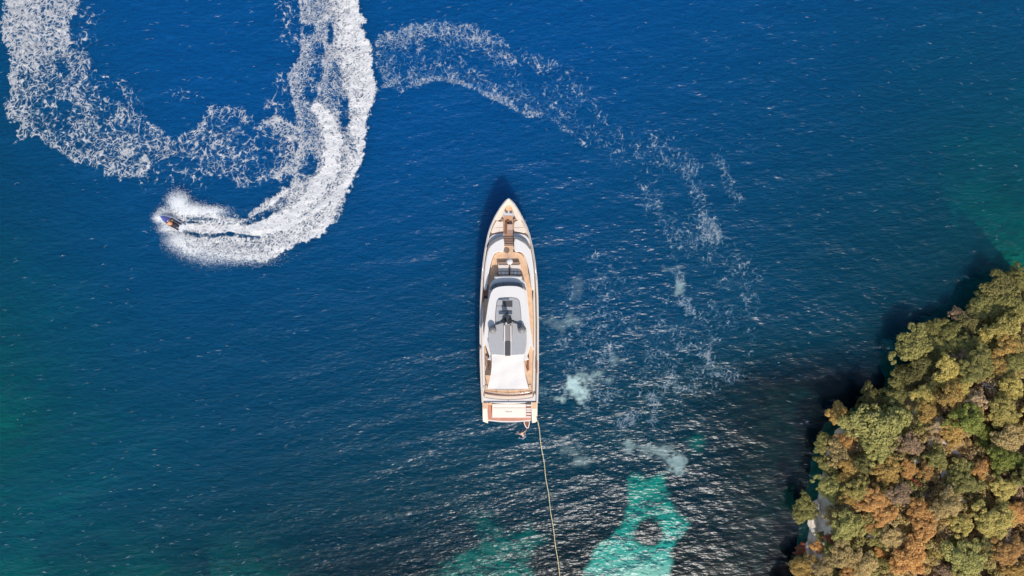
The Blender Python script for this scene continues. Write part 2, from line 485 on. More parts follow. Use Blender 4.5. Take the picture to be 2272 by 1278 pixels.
def dens_wake(px, py, X, Y):
    wob = (fbm(px * 0.035, py * 0.035, 71, 4) - 0.5) * 46
    wob2 = (fbm(px * 0.12, py * 0.12, 72, 3) - 0.5) * 16
    # old foam on the left
    s = poly_sd(px, py, OLD_LEFT) + wob * 0.45 + wob2
    old = sstep(-5, 14, s) * (0.41 + 0.25 * sstep(230, 40, py) + 0.08 * sstep(150, 20, px + py * 0.12) + 0.14 * sstep(34, 6, np.abs(s - 8)) * sstep(250, 40, px))
    old = old + 0.10 * sstep(18, 4, np.abs(s - 8)) * (s > 0)
    old *= 1 - 0.5 * sstep(1.15, 0.8, np.hypot((px - 142) / 16, (py - 240) / 22) + wob2 * 0.02)
    old *= 1 - 0.45 * sstep(1.15, 0.8, np.hypot((px - 140) / 14, (py - 150) / 26) + wob2 * 0.02)
    s = poly_sd(px, py, OLD_MID) + wob * 0.4 + wob2
    mid = sstep(-6, 14, s) * (0.345 + 0.12 * sstep(26, 6, np.abs(s - 10)))
    mid += 0.30 * sstep(60, 14, s * 0 + line_d(px, py, [(640, 262), (652, 330), (640, 395)])) * (s > -16) * 0.6
    # thin strands between and outside
    out = 0.27 * sstep(60, 10, line_d(px, py, [(150, 130), (190, 60), (196, 40)])) \
        + 0.30 * sstep(34, 6, line_d(px, py, [(225, 170), (270, 196), (300, 225)])) \
        + 0.25 * sstep(30, 4, line_d(px, py, [(395, 215), (430, 214)])) \
        + 0.30 * sstep(40, 8, line_d(px, py, [(630, -20), (640, 60), (650, 90)])) \
        + 0.28 * sstep(44, 8, line_d(px, py, [(630, 180), (632, 230), (600, 236)])) \
        + 0.26 * sstep(60, 10, line_d(px, py, [(330, 380), (400, 372), (430, 380)]))
    # the fresh trunk of the wake
    s = poly_sd(px, py, TRUNK) + wob * 0.20 + wob2 * 1.0
    tr = sstep(-4, 9, s)
    up = sstep(300, 200, py)
    lr = np.clip((px - 655) / 175, 0, 1)
    inner = np.where(py < 300, 0.54 + 0.24 * sstep(0.3, 0.8, lr), 0.60)
    low = sstep(380, 460, py)
    inner = inner * (1 - low) + low * (0.68 + 0.0 * px)
    rim = 0.20 * sstep(30, 4, np.abs(s - 8)) * (px > 600 + 0.0 * py)
    tr = tr * (inner + rim)
    # ragged inner, upper-left fringe
    tr *= 1 - 0.22 * sstep(46, 14, line_d(px, py, [(655, -20), (668, 90), (652, 170), (660, 250), (668, 330), (640, 400)]))
    core = sstep(1.5, 0.55, line_d(px, py, CORE, CORE_W) + wob2 * 0.05 + 0.6 * (fbm(px * 0.3, py * 0.3, 78, 2) - 0.5))
    core = np.maximum(core, sstep(1.2, 0.7, np.hypot((px - 704) / 15, (py - 241) / 9) + wob2 * 0.02))
    cd = line_d(px, py, CORE, CORE_W)
    tr = np.maximum(tr, core * (0.82 + 0.32 * vnoise(cd * 6 + fbm(px * 0.02, py * 0.02, 76, 2) * 5, px * 0.015, 75) + 0.25 * (fbm(px * 0.09, py * 0.09, 75, 3) - 0.5)))
    streak = 0.5 * sstep(7, 1, line_d(px, py, [(800, 360), (770, 405), (700, 470), (640, 502), (560, 520)]))
    tr = tr + streak * (s > 0)
    # open water showing through
    def gap(cx, cy, rx, ry, k, rot=0):
        c_, s_ = math.cos(rot), math.sin(rot)
        u = ((px - cx) * c_ + (py - cy) * s_) / rx; w = (-(px - cx) * s_ + (py - cy) * c_) / ry
        return 1 - k * sstep(1.3, 0.55, np.hypot(u, w) + wob2 * 0.035)
    tr *= gap(764, 250, 13, 46, 0.62) * gap(733, 76, 7, 24, 0.6) * gap(707, 108, 12, 14, 0.55) * gap(684, 66, 14, 14, 0.5) \
        * gap(700, 155, 16, 26, 0.5) * gap(745, 190, 20, 60, 0.28) * gap(690, 200, 14, 26, 0.45) * gap(694, 372, 8, 22, 0.6, 0.5) * gap(680, 372, 18, 34, 0.42, 0.5) \
        * gap(575, 482, 46, 9, 0.65, -0.45) * gap(520, 476, 40, 9, 0.55, 0.1) * gap(622, 452, 22, 12, 0.4, -0.7)
    tr *= 1 - 0.62 * sstep(5.5, 1.0, line_d(px, py, [(412, 515), (440, 521), (470, 523), (500, 519), (525, 522), (575, 526)]) + wob2 * 0.3)
    tr *= gap(511, 518, 10, 5, 0.95)
    tr *= gap(440, 485, 40, 4, 0.35, 0.05) * gap(425, 493, 20, 3, 0.4)
    rho = np.maximum.reduce([old, mid, out, tr])
    c = lacy(np.maximum.reduce([old, mid, out]) * (0.66 + 0.64 * fbm(X * 0.28, Y * 0.28, 555, 3)), X, Y, 3, 1.1, 0.46)
    # the fresh parts are finer textured
    fresh = sstep(0.55, 0.8, tr)
    cf = cover_of(np.clip(tr * 1.04, 0, 1.3), X, Y, 13, 0.60, 0.30, 0.34)
    thin = lacy(tr * 1.0, X, Y, 31, 0.6, 0.28)
    return np.maximum(c * (1 - fresh), np.where(tr > 0.02, np.maximum(cf * sstep(0.38, 0.7, tr), thin), 0))

ARC = [(815, 105), (870, 110), (930, 100), (1000, 108), (1070, 120), (1140, 150), (1210, 190), (1270, 230), (1320, 275), (1370, 310)]
def dens_arc(px, py, X, Y):
    wob = (fbm(px * 0.03, py * 0.03, 171, 4) - 0.5) * 50
    up = [(815, 92), (850, 66), (900, 58), (925, 38), (990, 42), (1060, 46), (1105, 75), (1140, 105), (1200, 120), (1250, 128), (1285, 160), (1320, 190),
          (1345, 225), (1362, 262), (1395, 290), (1410, 320), (1380, 348), (1330, 345), (1290, 320), (1250, 285), (1225, 260), (1180, 258),
          (1130, 238), (1090, 232), (1060, 208), (1020, 190), (960, 180), (890, 204), (840, 192)]
    s = poly_sd(px, py, up) + wob * 0.5
    base = sstep(-8, 16, s)
    lower_edge = sstep(10, 2, line_d(px, py, [(836, 200), (862, 188), (892, 203), (930, 182), (975, 174), (1030, 188), (1070, 206), (1120, 225), (1160, 252), (1220, 258), (1250, 285), (1300, 325)]))
    rho = base * (0.30 + 0.10 * sstep(150, 70, py) + 0.10 * sstep(40, 8, np.abs(s - 14)) - 0.10 * sstep(30, 70, s)) + 0.34 * lower_edge
    rho *= 1 - 0.3 * sstep(900, 1400, px)
    # scattered remnants further on
    frag = 0.31 * sstep(70, 10, line_d(px, py, [(1380, 330), (1450, 330), (1500, 350)])) \
        + 0.36 * sstep(26, 4, line_d(px, py, [(1590, 345), (1605, 385), (1628, 420), (1640, 445)])) \
        + 0.34 * sstep(40, 6, line_d(px, py, [(1530, 380), (1550, 430), (1560, 470), (1580, 500)])) \
        + 0.30 * sstep(46, 8, line_d(px, py, [(1440, 410), (1450, 470), (1500, 500), (1580, 515)])) \
        + 0.26 * sstep(60, 8, line_d(px, py, [(1500, 545), (1600, 560), (1660, 610), (1670, 690)])) \
        + 0.30 * sstep(26, 4, line_d(px, py, [(1310, 575), (1350, 572)])) \
        + 0.20 * sstep(8, 2, line_d(px, py, [(1490, 255), (1530, 290), (1560, 310)]))
    mess = [(1255, 610), (1330, 560), (1470, 560), (1560, 570), (1670, 600), (1685, 740), (1660, 850), (1580, 880), (1470, 1000), (1380, 1000), (1260, 930),
            (1210, 830), (1215, 700)]
    s2 = poly_sd(px, py, mess)
    patchy = fbm(px * 0.018, py * 0.018, 177, 3)
    m2 = sstep(-30, 60, s2) * (0.11 + 0.20 * sstep(0.42, 0.75, patchy))
    thr = 0
    for ln in ([(1275, 620), (1265, 650), (1290, 680)], [(1500, 600), (1520, 650), (1530, 690)], [(1440, 880), (1455, 905), (1450, 930)],
               [(1330, 800), (1345, 770), (1400, 765)], [(1568, 775), (1580, 820), (1620, 850), (1640, 830)], [(1385, 940), (1420, 925), (1450, 935)],
               [(1475, 855), (1500, 860), (1510, 885)], [(1225, 760), (1260, 755)], [(1660, 740), (1680, 765), (1655, 800)]):
        thr = thr + 0.22 * sstep(18, 3, line_d(px, py, ln) + wob * 0.12)
    rho = np.maximum(rho, np.maximum(frag * 0.95, m2 + thr))
    c = lacy(rho * 1.0, X, Y, 23, 0.8, 0.38)
    ring = sstep(4.5, 1.5, np.abs(np.hypot(px - 1204, (py - 868) * 0.95) - 9)) + sstep(3, 1, np.abs(np.hypot(px - 1204, py - 868) - 4))
    c = np.maximum(c, ring * 0.28 * vnoise(px * 0.3, py * 0.3, 6))
    return c * (0.74 - 0.16 * sstep(1350, 1500, px + np.clip(py - 350, 0, 400) * 0.5))

foam_sheet('wake_foam', -70, 860, -70, 620, 0.064, dens_wake, 'broad white foam wake curling behind the jet ski at upper left', 'foam', thick=0.08)
foam_sheet('drifting_foam', 812, 1720, 20, 1060, 0.07, dens_arc, 'thin lacy old foam trail arcing past the yacht bow and drifting beside its starboard', 'foam', thick=0.02)

# pale clouds of bubbles just under the surface
def puffs(name, lst, label):
    xs = [p[0] for p in lst]; ys = [p[1] for p in lst]; rr = max(max(p[2], p[3]) for p in lst) * 1.8
    def dens(px, py, X, Y):
        w = (fbm(px * 0.045, py * 0.045, 301, 5) - 0.5) * 2.4 + (fbm(px * 0.13, py * 0.2, 302, 4) - 0.5) * 1.3
        c = 0
        for cx, cy, rx, ry, k in lst:
            c = np.maximum(c, k * sstep(1.25, 0.0, np.hypot((px - cx) / rx, (py - cy) / ry) + w))
        return c
    foam_sheet(name, min(xs) - rr, max(xs) + rr, min(ys) - rr, max(ys) + rr, 0.12, dens, label, 'bubbles', mat=M_BUBBLE, thick=0.0)
puffs('bubble_cloud', [(1272, 862, 30, 30, 0.80), (1308, 838, 36, 22, 0.45)], 'bright pale green cloud of bubbles off the yacht starboard side near its stern')
puffs('bubble_cloud', [(1508, 645, 13, 26, 0.42), (1490, 600, 18, 14, 0.18)], 'small slanting pale cloud of bubbles amid the drifting foam')
puffs('bubble_cloud', [(1392, 990, 18, 16, 0.40), (1440, 996, 26, 16, 0.28), (1500, 1030, 22, 26, 0.5), (1470, 1005, 24, 18, 0.32)], 'streaky pale cloud of bubbles just above the big turquoise sand patch')
puffs('bubble_cloud', [(1270, 1000, 24, 20, 0.16), (1285, 1025, 34, 16, 0.22)], 'faint cloud of bubbles right of the mooring rope')
puffs('bubble_cloud', [(1250, 715, 36, 18, 0.18), (1370, 800, 22, 14, 0.2), (1275, 640, 20, 22, 0.1)], 'faint scattered bubble haze beside the yacht starboard side')

# spray thrown up by the jet ski
def spray(name, lumps, n, label, seed):
    rg = np.random.default_rng(seed)
    P = []
    tot = sum(q[-1] for q in lumps)
    for (px, py, rx, ry, z0, rz, wgt) in lumps:
        k = int(n * wgt / tot)
        u = rg.normal(0, 0.42, (k, 3)); u[:, :2] += 0.35 * np.round(rg.normal(0, 1.2, (k, 2)))*0.5
        x, y = W(px, py)
        P.append(np.stack([x + u[:, 0] * rx * K, y + u[:, 1] * ry * K, np.abs(z0 + u[:, 2] * rz)], -1))
    P = np.concatenate(P)
    n = len(P)
    r = rg.uniform(0.012, 0.038, n)
    Nn = np.array([SUN.x, SUN.y, SUN.z]) + np.array([0, 0, 0.4]) + rg.normal(0, 0.35, (n, 3)); Nn /= np.linalg.norm(Nn, axis=1, keepdims=True)
    t = rg.normal(size=(n, 3)); t -= (t * Nn).sum(1, keepdims=True) * Nn; t /= np.linalg.norm(t, axis=1, keepdims=True)
    b = np.cross(Nn, t); rr = r[:, None]
    V = np.stack([P - t * rr, P + b * rr * 0.8, P + t * rr, P - b * rr * 0.8], 1).reshape(-1, 3)
    F = np.arange(n * 4).reshape(n, 4)
    me = np_mesh(name, V, F)
    return tag(link(name, me, M_SPRAY), label, 'spray', kind='stuff')
def spray_mat():
    m, n, l, out = new_mat('spray_water')
    d = n.new('ShaderNodeBsdfDiffuse'); t = n.new('ShaderNodeBsdfTranslucent'); mx = n.new('ShaderNodeMixShader')
    d.inputs['Color'].default_value = t.inputs['Color'].default_value = (0.97, 0.97, 0.96, 1)
    mx.inputs['Fac'].default_value = 0.35
    l.new(d.outputs[0], mx.inputs[1]); l.new(t.outputs[0], mx.inputs[2]); l.new(mx.outputs[0], out.inputs['Surface'])
    return m
M_SPRAY = spray_mat()
spray('spray', [(404, 450, 24, 24, 1.0, 0.8, 5), (430, 466, 34, 16, 0.7, 0.5, 3), (470, 468, 40, 12, 0.4, 0.3, 2)], 17000,
      'tall plume of spray thrown up on the upper side of the jet ski', 1)
spray('spray', [(398, 535, 30, 22, 0.6, 0.5, 4), (430, 556, 40, 20, 0.5, 0.4, 3), (480, 568, 60, 22, 0.35, 0.3, 4), (550, 572, 70, 18, 0.3, 0.25, 3)], 14000,
      'fan of spray fanning out along the lower edge of the fresh wake', 2)
spray('spray', [(356, 484, 14, 12, 0.4, 0.3, 3), (366, 472, 16, 12, 0.4, 0.3, 2), (370, 508, 20, 12, 0.35, 0.3, 2)], 4500,
      'splash of white water around the nose of the jet ski', 3)

# tiny breaking crests, and sky glints painted as pale strips, over the open sea
def flecks():
    rg = np.random.default_rng(9)
    V, F, C, k = [], [], [], 0
    n = 0
    while n < 1700:
        px = rg.uniform(-40, 2310); py = rg.uniform(-40, 1320)
        w = 0.16 + 0.5 * max(0, (py - 700) / 600) + 0.25 * max(0, 1 - abs(py - 60) / 260) + 0.2 * max(0, (px - 1500) / 800)
        if rg.random() > w: continue
        n += 1
        cx, cy = W(px, py)
        ang = R(-12 + 24 * (px / 2272)) * -1 + rg.normal(0, 0.22)
        ln = rg.uniform(0.25, 0.9) * (1.5 if rg.random() < 0.12 else 1); th = rg.uniform(0.02, 0.055)
        m = 5
        d = np.array([math.cos(ang), math.sin(ang)]); nn = np.array([-d[1], d[0]])
        for i in range(m):
            t = i / (m - 1) * 2 - 1
            c = np.array([cx, cy]) + d * ln * t * 0.5 + nn * (rg.normal(0, 0.035) - 0.05 * t * t)
            hw = th * (1 - 0.8 * abs(t)) * rg.uniform(0.6, 1.3)
            V.append((*(c + nn * hw), 0)); V.append((*(c - nn * hw), 0)); C += [rg.uniform(0.1, 0.42)] * 2
        for i in range(m - 1):
            a = k + 2 * i; F.append((a, a + 1, a + 3, a + 2))
        k += 2 * m
    V = np.array(V); V[:, 2] = wave_z(V[:, 0], V[:, 1]) + 0.03
    ok = line_sd(1136 + V[:, 0] / K, 639 - V[:, 1] / K) < -12
    F = np.array(F); F = F[ok[F].all(1)]
    V, F, (C,) = compact(V, F, [np.array(C)])
    me = np_mesh('foam_and_glint_flecks', V, F, True)
    a = me.attributes.new('cover', 'FLOAT', 'POINT'); a.data.foreach_set('value', C.astype(np.float32))
    tag(link('foam_and_glint_flecks', me, M_FOAM), 'tiny white flecks of breaking ripples and painted sky glints scattered over the open sea', 'foam', kind='stuff')
flecks()
# ------------------------------------------------------------------ the wooded shore
def land_h(X, Y):
    px = 1136 + X / K; py = 639 - Y / K
    d = line_sd(px, py) * K                     # metres inland
    n = fbm(X * 0.22, Y * 0.22, 91, 4) - 0.5
    n2 = fbm(X * 0.9, Y * 0.9, 95, 3) - 0.5
    d2 = d + n * 1.2 + n2 * 0.5
    cliff = 0.9 * sstep(-0.15, 0.35, d2) + 1.9 * sstep(0.1, 2.6, d2)
    h = cliff + np.clip(d2 - 2.0, 0, 40) * 0.20 + n * 1.6 * sstep(0, 3, d2) + n2 * 0.5 * sstep(-0.3, 1.0, d2)
    return np.where(d2 < -0.1, np.maximum((d2 + 0.1) * 3.0, -8), h)

def land_at(px, py, lift):
    """base point of something whose visible middle is `lift` above the ground at photo pixel (px, py)"""
    z = 3.0
    for _ in range(6):
        x, y = W(px, py, z + lift)
        z = max(0.6, float(land_h(np.array([x]), np.array([y]))[0]))
    return x, y, z

def build_land():
    xs = np.arange(22, 112, 0.42); ys = np.arange(-72, 26, 0.42)
    X, Y = np.meshgrid(xs, ys)
    Z = land_h(X, Y)
    F = grid_faces(*X.shape)
    zf = Z.ravel()
    F = F[zf[F].max(1) > -4.5]
    v, F, _ = compact(np.stack([X, Y, Z], -1).reshape(-1, 3), F, [])
    me = np_mesh('hillside', v, F, False)
    d_ = line_sd(1136 + v[:, 0] / K, 639 - v[:, 1] / K) * K
    bare = sstep(1.4, 0.7, d_ + (fbm(v[:, 0] * 0.5, v[:, 1] * 0.5, 61, 3) - 0.5) * 1.6)
    bare = bare * sstep(1030, 1110, 639 - v[:, 1] / K)
    a = me.attributes.new('bare', 'FLOAT', 'POINT'); a.data.foreach_set('value', bare.astype(np.float32))
    m, n, l, out = new_mat('limestone_and_soil')
    ge = n.new('ShaderNodeNewGeometry'); sp = n.new('ShaderNodeSeparateXYZ'); l.new(ge.outputs['Normal'], sp.inputs[0])
    tc = n.new('ShaderNodeTexCoord')
    nz = n.new('ShaderNodeTexNoise'); nz.inputs['Scale'].default_value = 0.9; nz.inputs['Detail'].default_value = 8; nz.inputs['Roughness'].default_value = 0.65
    l.new(tc.outputs['Object'], nz.inputs['Vector'])
    soil = n.new('ShaderNodeValToRGB')
    e = soil.color_ramp.elements
    e[0].position = 0.3; e[0].color = (*srgb(70, 58, 48), 1); e[1].position = 0.72; e[1].color = (*srgb(138, 112, 84), 1)
    q = e.new(0.5); q.color = (*srgb(106, 78, 62), 1)
    l.new(nz.outputs['Fac'], soil.inputs['Fac'])
    rock = n.new('ShaderNodeValToRGB'); e = rock.color_ramp.elements
    e[0].position = 0.35; e[0].color = (*srgb(188, 168, 140), 1); e[1].position = 0.58; e[1].color = (*srgb(246, 230, 204), 1)
    l.new(nz.outputs['Fac'], rock.inputs['Fac'])
    ad = n.new('ShaderNodeMath'); ad.operation = 'MULTIPLY_ADD'; ad.inputs[1].default_value = 0.35
    l.new(nz.outputs['Fac'], ad.inputs[0]); l.new(sp.outputs['Z'], ad.inputs[2])
    mr = n.new('ShaderNodeMapRange'); mr.inputs['From Min'].default_value = 0.88; mr.inputs['From Max'].default_value = 1.02
    l.new(ad.outputs[0], mr.inputs['Value'])
    mx = n.new('ShaderNodeMix'); mx.data_type = 'RGBA'
    ba = n.new('ShaderNodeAttribute'); ba.attribute_name = 'bare'
    sb = n.new('ShaderNodeMath'); sb.operation = 'SUBTRACT'; sb.use_clamp = True
    l.new(mr.outputs['Result'], sb.inputs[0]); l.new(ba.outputs['Fac'], sb.inputs[1])
    l.new(sb.outputs[0], mx.inputs['Factor']); l.new(rock.outputs[0], mx.inputs['A']); l.new(soil.outputs[0], mx.inputs['B'])
    d = n.new('ShaderNodeBsdfDiffuse'); l.new(mx.outputs['Result'], d.inputs['Color'])
    bp = n.new('ShaderNodeBump'); bp.inputs['Distance'].default_value = 0.4; bp.inputs['Strength'].default_value = 0.8
    l.new(nz.outputs['Fac'], bp.inputs['Height']); l.new(bp.outputs[0], d.inputs['Normal'])
    l.new(d.outputs[0], out.inputs['Surface'])
    tag(link('hillside', me, m), 'limestone slope and low cliff under the trees at lower right', kind='structure')
build_land()

# ---- leaves
def leaf_mat(name, dark, light):
    m, n, l, out = new_mat(name)
    ge = n.new('ShaderNodeNewGeometry'); oi = n.new('ShaderNodeObjectInfo')
    rp = n.new('ShaderNodeValToRGB'); e = rp.color_ramp.elements
    e[0].position = 0.0; e[0].color = (*dark, 1); e[1].position = 0.8; e[1].color = (*light, 1)
    l.new(ge.outputs['Random Per Island'], rp.inputs['Fac'])
    mr = n.new('ShaderNodeMapRange'); mr.inputs['To Min'].default_value = 0.82; mr.inputs['To Max'].default_value = 1.15
    l.new(oi.outputs['Random'], mr.inputs['Value'])
    mx = n.new('ShaderNodeMix'); mx.data_type = 'RGBA'; mx.blend_type = 'MULTIPLY'; mx.inputs['Factor'].default_value = 1
    l.new(rp.outputs[0], mx.inputs['A']); l.new(mr.outputs['Result'], mx.inputs['B'])
    d = n.new('ShaderNodeBsdfDiffuse'); t = n.new('ShaderNodeBsdfTranslucent')
    l.new(mx.outputs['Result'], d.inputs['Color']); l.new(mx.outputs['Result'], t.inputs['Color'])
    s = n.new('ShaderNodeMixShader'); s.inputs['Fac'].default_value = 0.44
    l.new(d.outputs[0], s.inputs[1]); l.new(t.outputs[0], s.inputs[2]); l.new(s.outputs[0], out.inputs['Surface'])
    return m

LEAF = {
    'olive': leaf_mat('olive_leaves', srgb(131, 125, 74), srgb(197, 188, 118)),
    'dark': leaf_mat('dark_olive_leaves', srgb(112, 108, 68), srgb(172, 162, 105)),
    'yellow': leaf_mat('yellow_green_leaves', srgb(178, 162, 89), srgb(238, 221, 140)),
    'lime': leaf_mat('light_green_leaves', srgb(161, 157, 92), srgb(221, 212, 136)),
    'green': leaf_mat('green_leaves', srgb(128, 137, 70), srgb(192, 193, 106)),
    'orange': leaf_mat('orange_leaves', srgb(203, 151, 89), srgb(245, 204, 135)),
    'ochre': leaf_mat('ochre_leaves', srgb(184, 149, 85), srgb(236, 204, 127)),
    'tan': leaf_mat('tan_leaves', srgb(176, 153, 103), srgb(230, 206, 147)),
    'pale': leaf_mat('pale_cream_leaves', srgb(197, 168, 129), srgb(240, 216, 173)),
    'red': leaf_mat('red_leaves', srgb(162, 100, 73), srgb(213, 143, 108)),
    'mauve': leaf_mat('mauve_brown_leaves', srgb(153, 127, 101), srgb(205, 178, 144)),
}
M_BARK = plain('grey_brown_bark', srgb(112, 98, 84), 0.9, var=0.2, scale=6)
M_DEAD = plain('bleached_dead_wood', srgb(168, 152, 140), 0.9, var=0.15, scale=6)

def leaf_quads(P, N, size, rg):
    """one bent leaf spray (two triangles) per point, facing roughly along N"""
    n = len(P)
    t = rg.normal(size=(n, 3)); t -= (t * N).sum(1, keepdims=True) * N; t /= np.linalg.norm(t, axis=1, keepdims=True)
    b = np.cross(N, t)
    s = size[:, None]
    asp = rg.uniform(0.55, 1.0, (n, 1))
    V = np.stack([P - t * s, P + b * s * asp * 0.8 - N * s * 0.25, P + t * s, P - b * s * asp * 0.8 - N * s * 0.15], 1).reshape(-1, 3)
    F = np.arange(n * 4).reshape(n, 4)
    return V, F

def crown_mesh(seed, n_clump, per, flat=0.72, leaf=0.075, open_=0.0):
    rg = np.random.default_rng(seed)
    C = []
    lobes = rg.uniform(0, 6.28, 4)
    while len(C) < n_clump:
        a = rg.uniform(0, 6.28); u = math.sqrt(rg.uniform(0, 1))
        edge = 0.78 + 0.20 * math.sin(3 * a + lobes[0]) + 0.16 * math.sin(2 * a + lobes[1]) + 0.12 * math.sin(5 * a + lobes[2]) + 0.08 * math.sin(9 * a + lobes[3])
        r = u * edge
        z = flat * math.sqrt(max(0, 1 - (u * 0.97) ** 2)) * rg.uniform(0.6, 1.1) + rg.uniform(-0.28, 0.03) * (1 if rg.random() < 0.4 else 0.3)
        c = np.array([r * math.cos(a), r * math.sin(a), z])
        if all(np.linalg.norm(c - k[0]) > 0.118 for k in C) or rg.random() < 0.12:
            C.append((c, rg.uniform(0.085, 0.225) * (1.12 - 0.3 * u)))
    VV, FF, k = [], [], 0
    for c, r in C:
        n = int(per * (r / 0.22) ** 2)
        d = rg.normal(size=(n, 3)); d[:, 2] = np.abs(d[:, 2]) * 1.0 - 0.35; d /= np.linalg.norm(d, axis=1, keepdims=True)
        rad = r * rg.uniform(0.62, 1.12, (n, 1))
        P = c + d * rad * np.array([1, 1, 0.8])
        N = d + rg.normal(0, 0.5, (n, 3)) + np.array([0.08, -0.3, 0.8]); N /= np.linalg.norm(N, axis=1, keepdims=True)
        keep = rg.random(n) > open_
        V, F = leaf_quads(P[keep], N[keep], rg.uniform(0.6, 1.25, keep.sum()) * leaf, rg)
        VV.append(V); FF.append(F + k); k += len(V)
    return np_mesh('crown', np.concatenate(VV), np.concatenate(FF))

def tube_bm(bm, pts, rads, seg=6):
    rings = []
    for i, p in enumerate(pts):
        p = Vector(p)
        a = Vector(pts[max(i - 1, 0)]); b = Vector(pts[min(i + 1, len(pts) - 1)])
        t = (b - a).normalized()
        u = t.orthogonal().normalized(); v = t.cross(u)
        if rings:
            # keep the frame from twisting
            u = (up - t * up.dot(t)).normalized(); v = t.cross(u)
        up = u
        r = rads[i] if hasattr(rads, '__len__') else rads
        rings.append([bm.verts.new(p + (u * math.cos(6.2832 * k / seg) + v * math.sin(6.2832 * k / seg)) * r) for k in range(seg)])
    for A, B in zip(rings, rings[1:]):
        for k in range(seg):
            bm.faces.new((A[k], A[(k + 1) % seg], B[(k + 1) % seg], B[k]))
    bm.faces.new(rings[0][::-1]); bm.faces.new(rings[-1])

def trunk_mesh(seed, limbs=6):
    rg = random.Random(seed)
    bm = bmesh.new()
    top = (rg.uniform(-.08, .08), rg.uniform(-.08, .08), 0.05)
    tube_bm(bm, [(0, 0, -1.25), (0.03, 0.02, -0.6), top], [0.10, 0.075, 0.06], 7)
    for k in range(limbs):
        a = 6.28 * k / limbs + rg.uniform(-.4, .4); r = rg.uniform(0.4, 0.72)
        z1 = rg.uniform(0.2, 0.5)
        st = (top[0] * 0.8, top[1] * 0.8, rg.uniform(-0.35, 0.0))
        m = (math.cos(a) * r * 0.5 + rg.uniform(-.06, .06), math.sin(a) * r * 0.5 + rg.uniform(-.06, .06), z1 * 0.55)
        tube_bm(bm, [st, m, (math.cos(a) * r, math.sin(a) * r, z1)], [0.045, 0.03, 0.012], 5)
    bmesh.ops.recalc_face_normals(bm, faces=bm.faces[:])
    me = bpy.data.meshes.new('trunk'); bm.to_mesh(me); bm.free()
    me.materials.append(M_BARK)
    return me

CROWNS = [crown_mesh(100 + k, 80 + 8 * (k % 3), 190, 0.46 + 0.05 * (k % 4), 0.047, 0.0 if k < 6 else 0.25) for k in range(8)]
for me in CROWNS: me.materials.append(LEAF['olive'])
TRUNKS = [trunk_mesh(k) for k in range(4)]

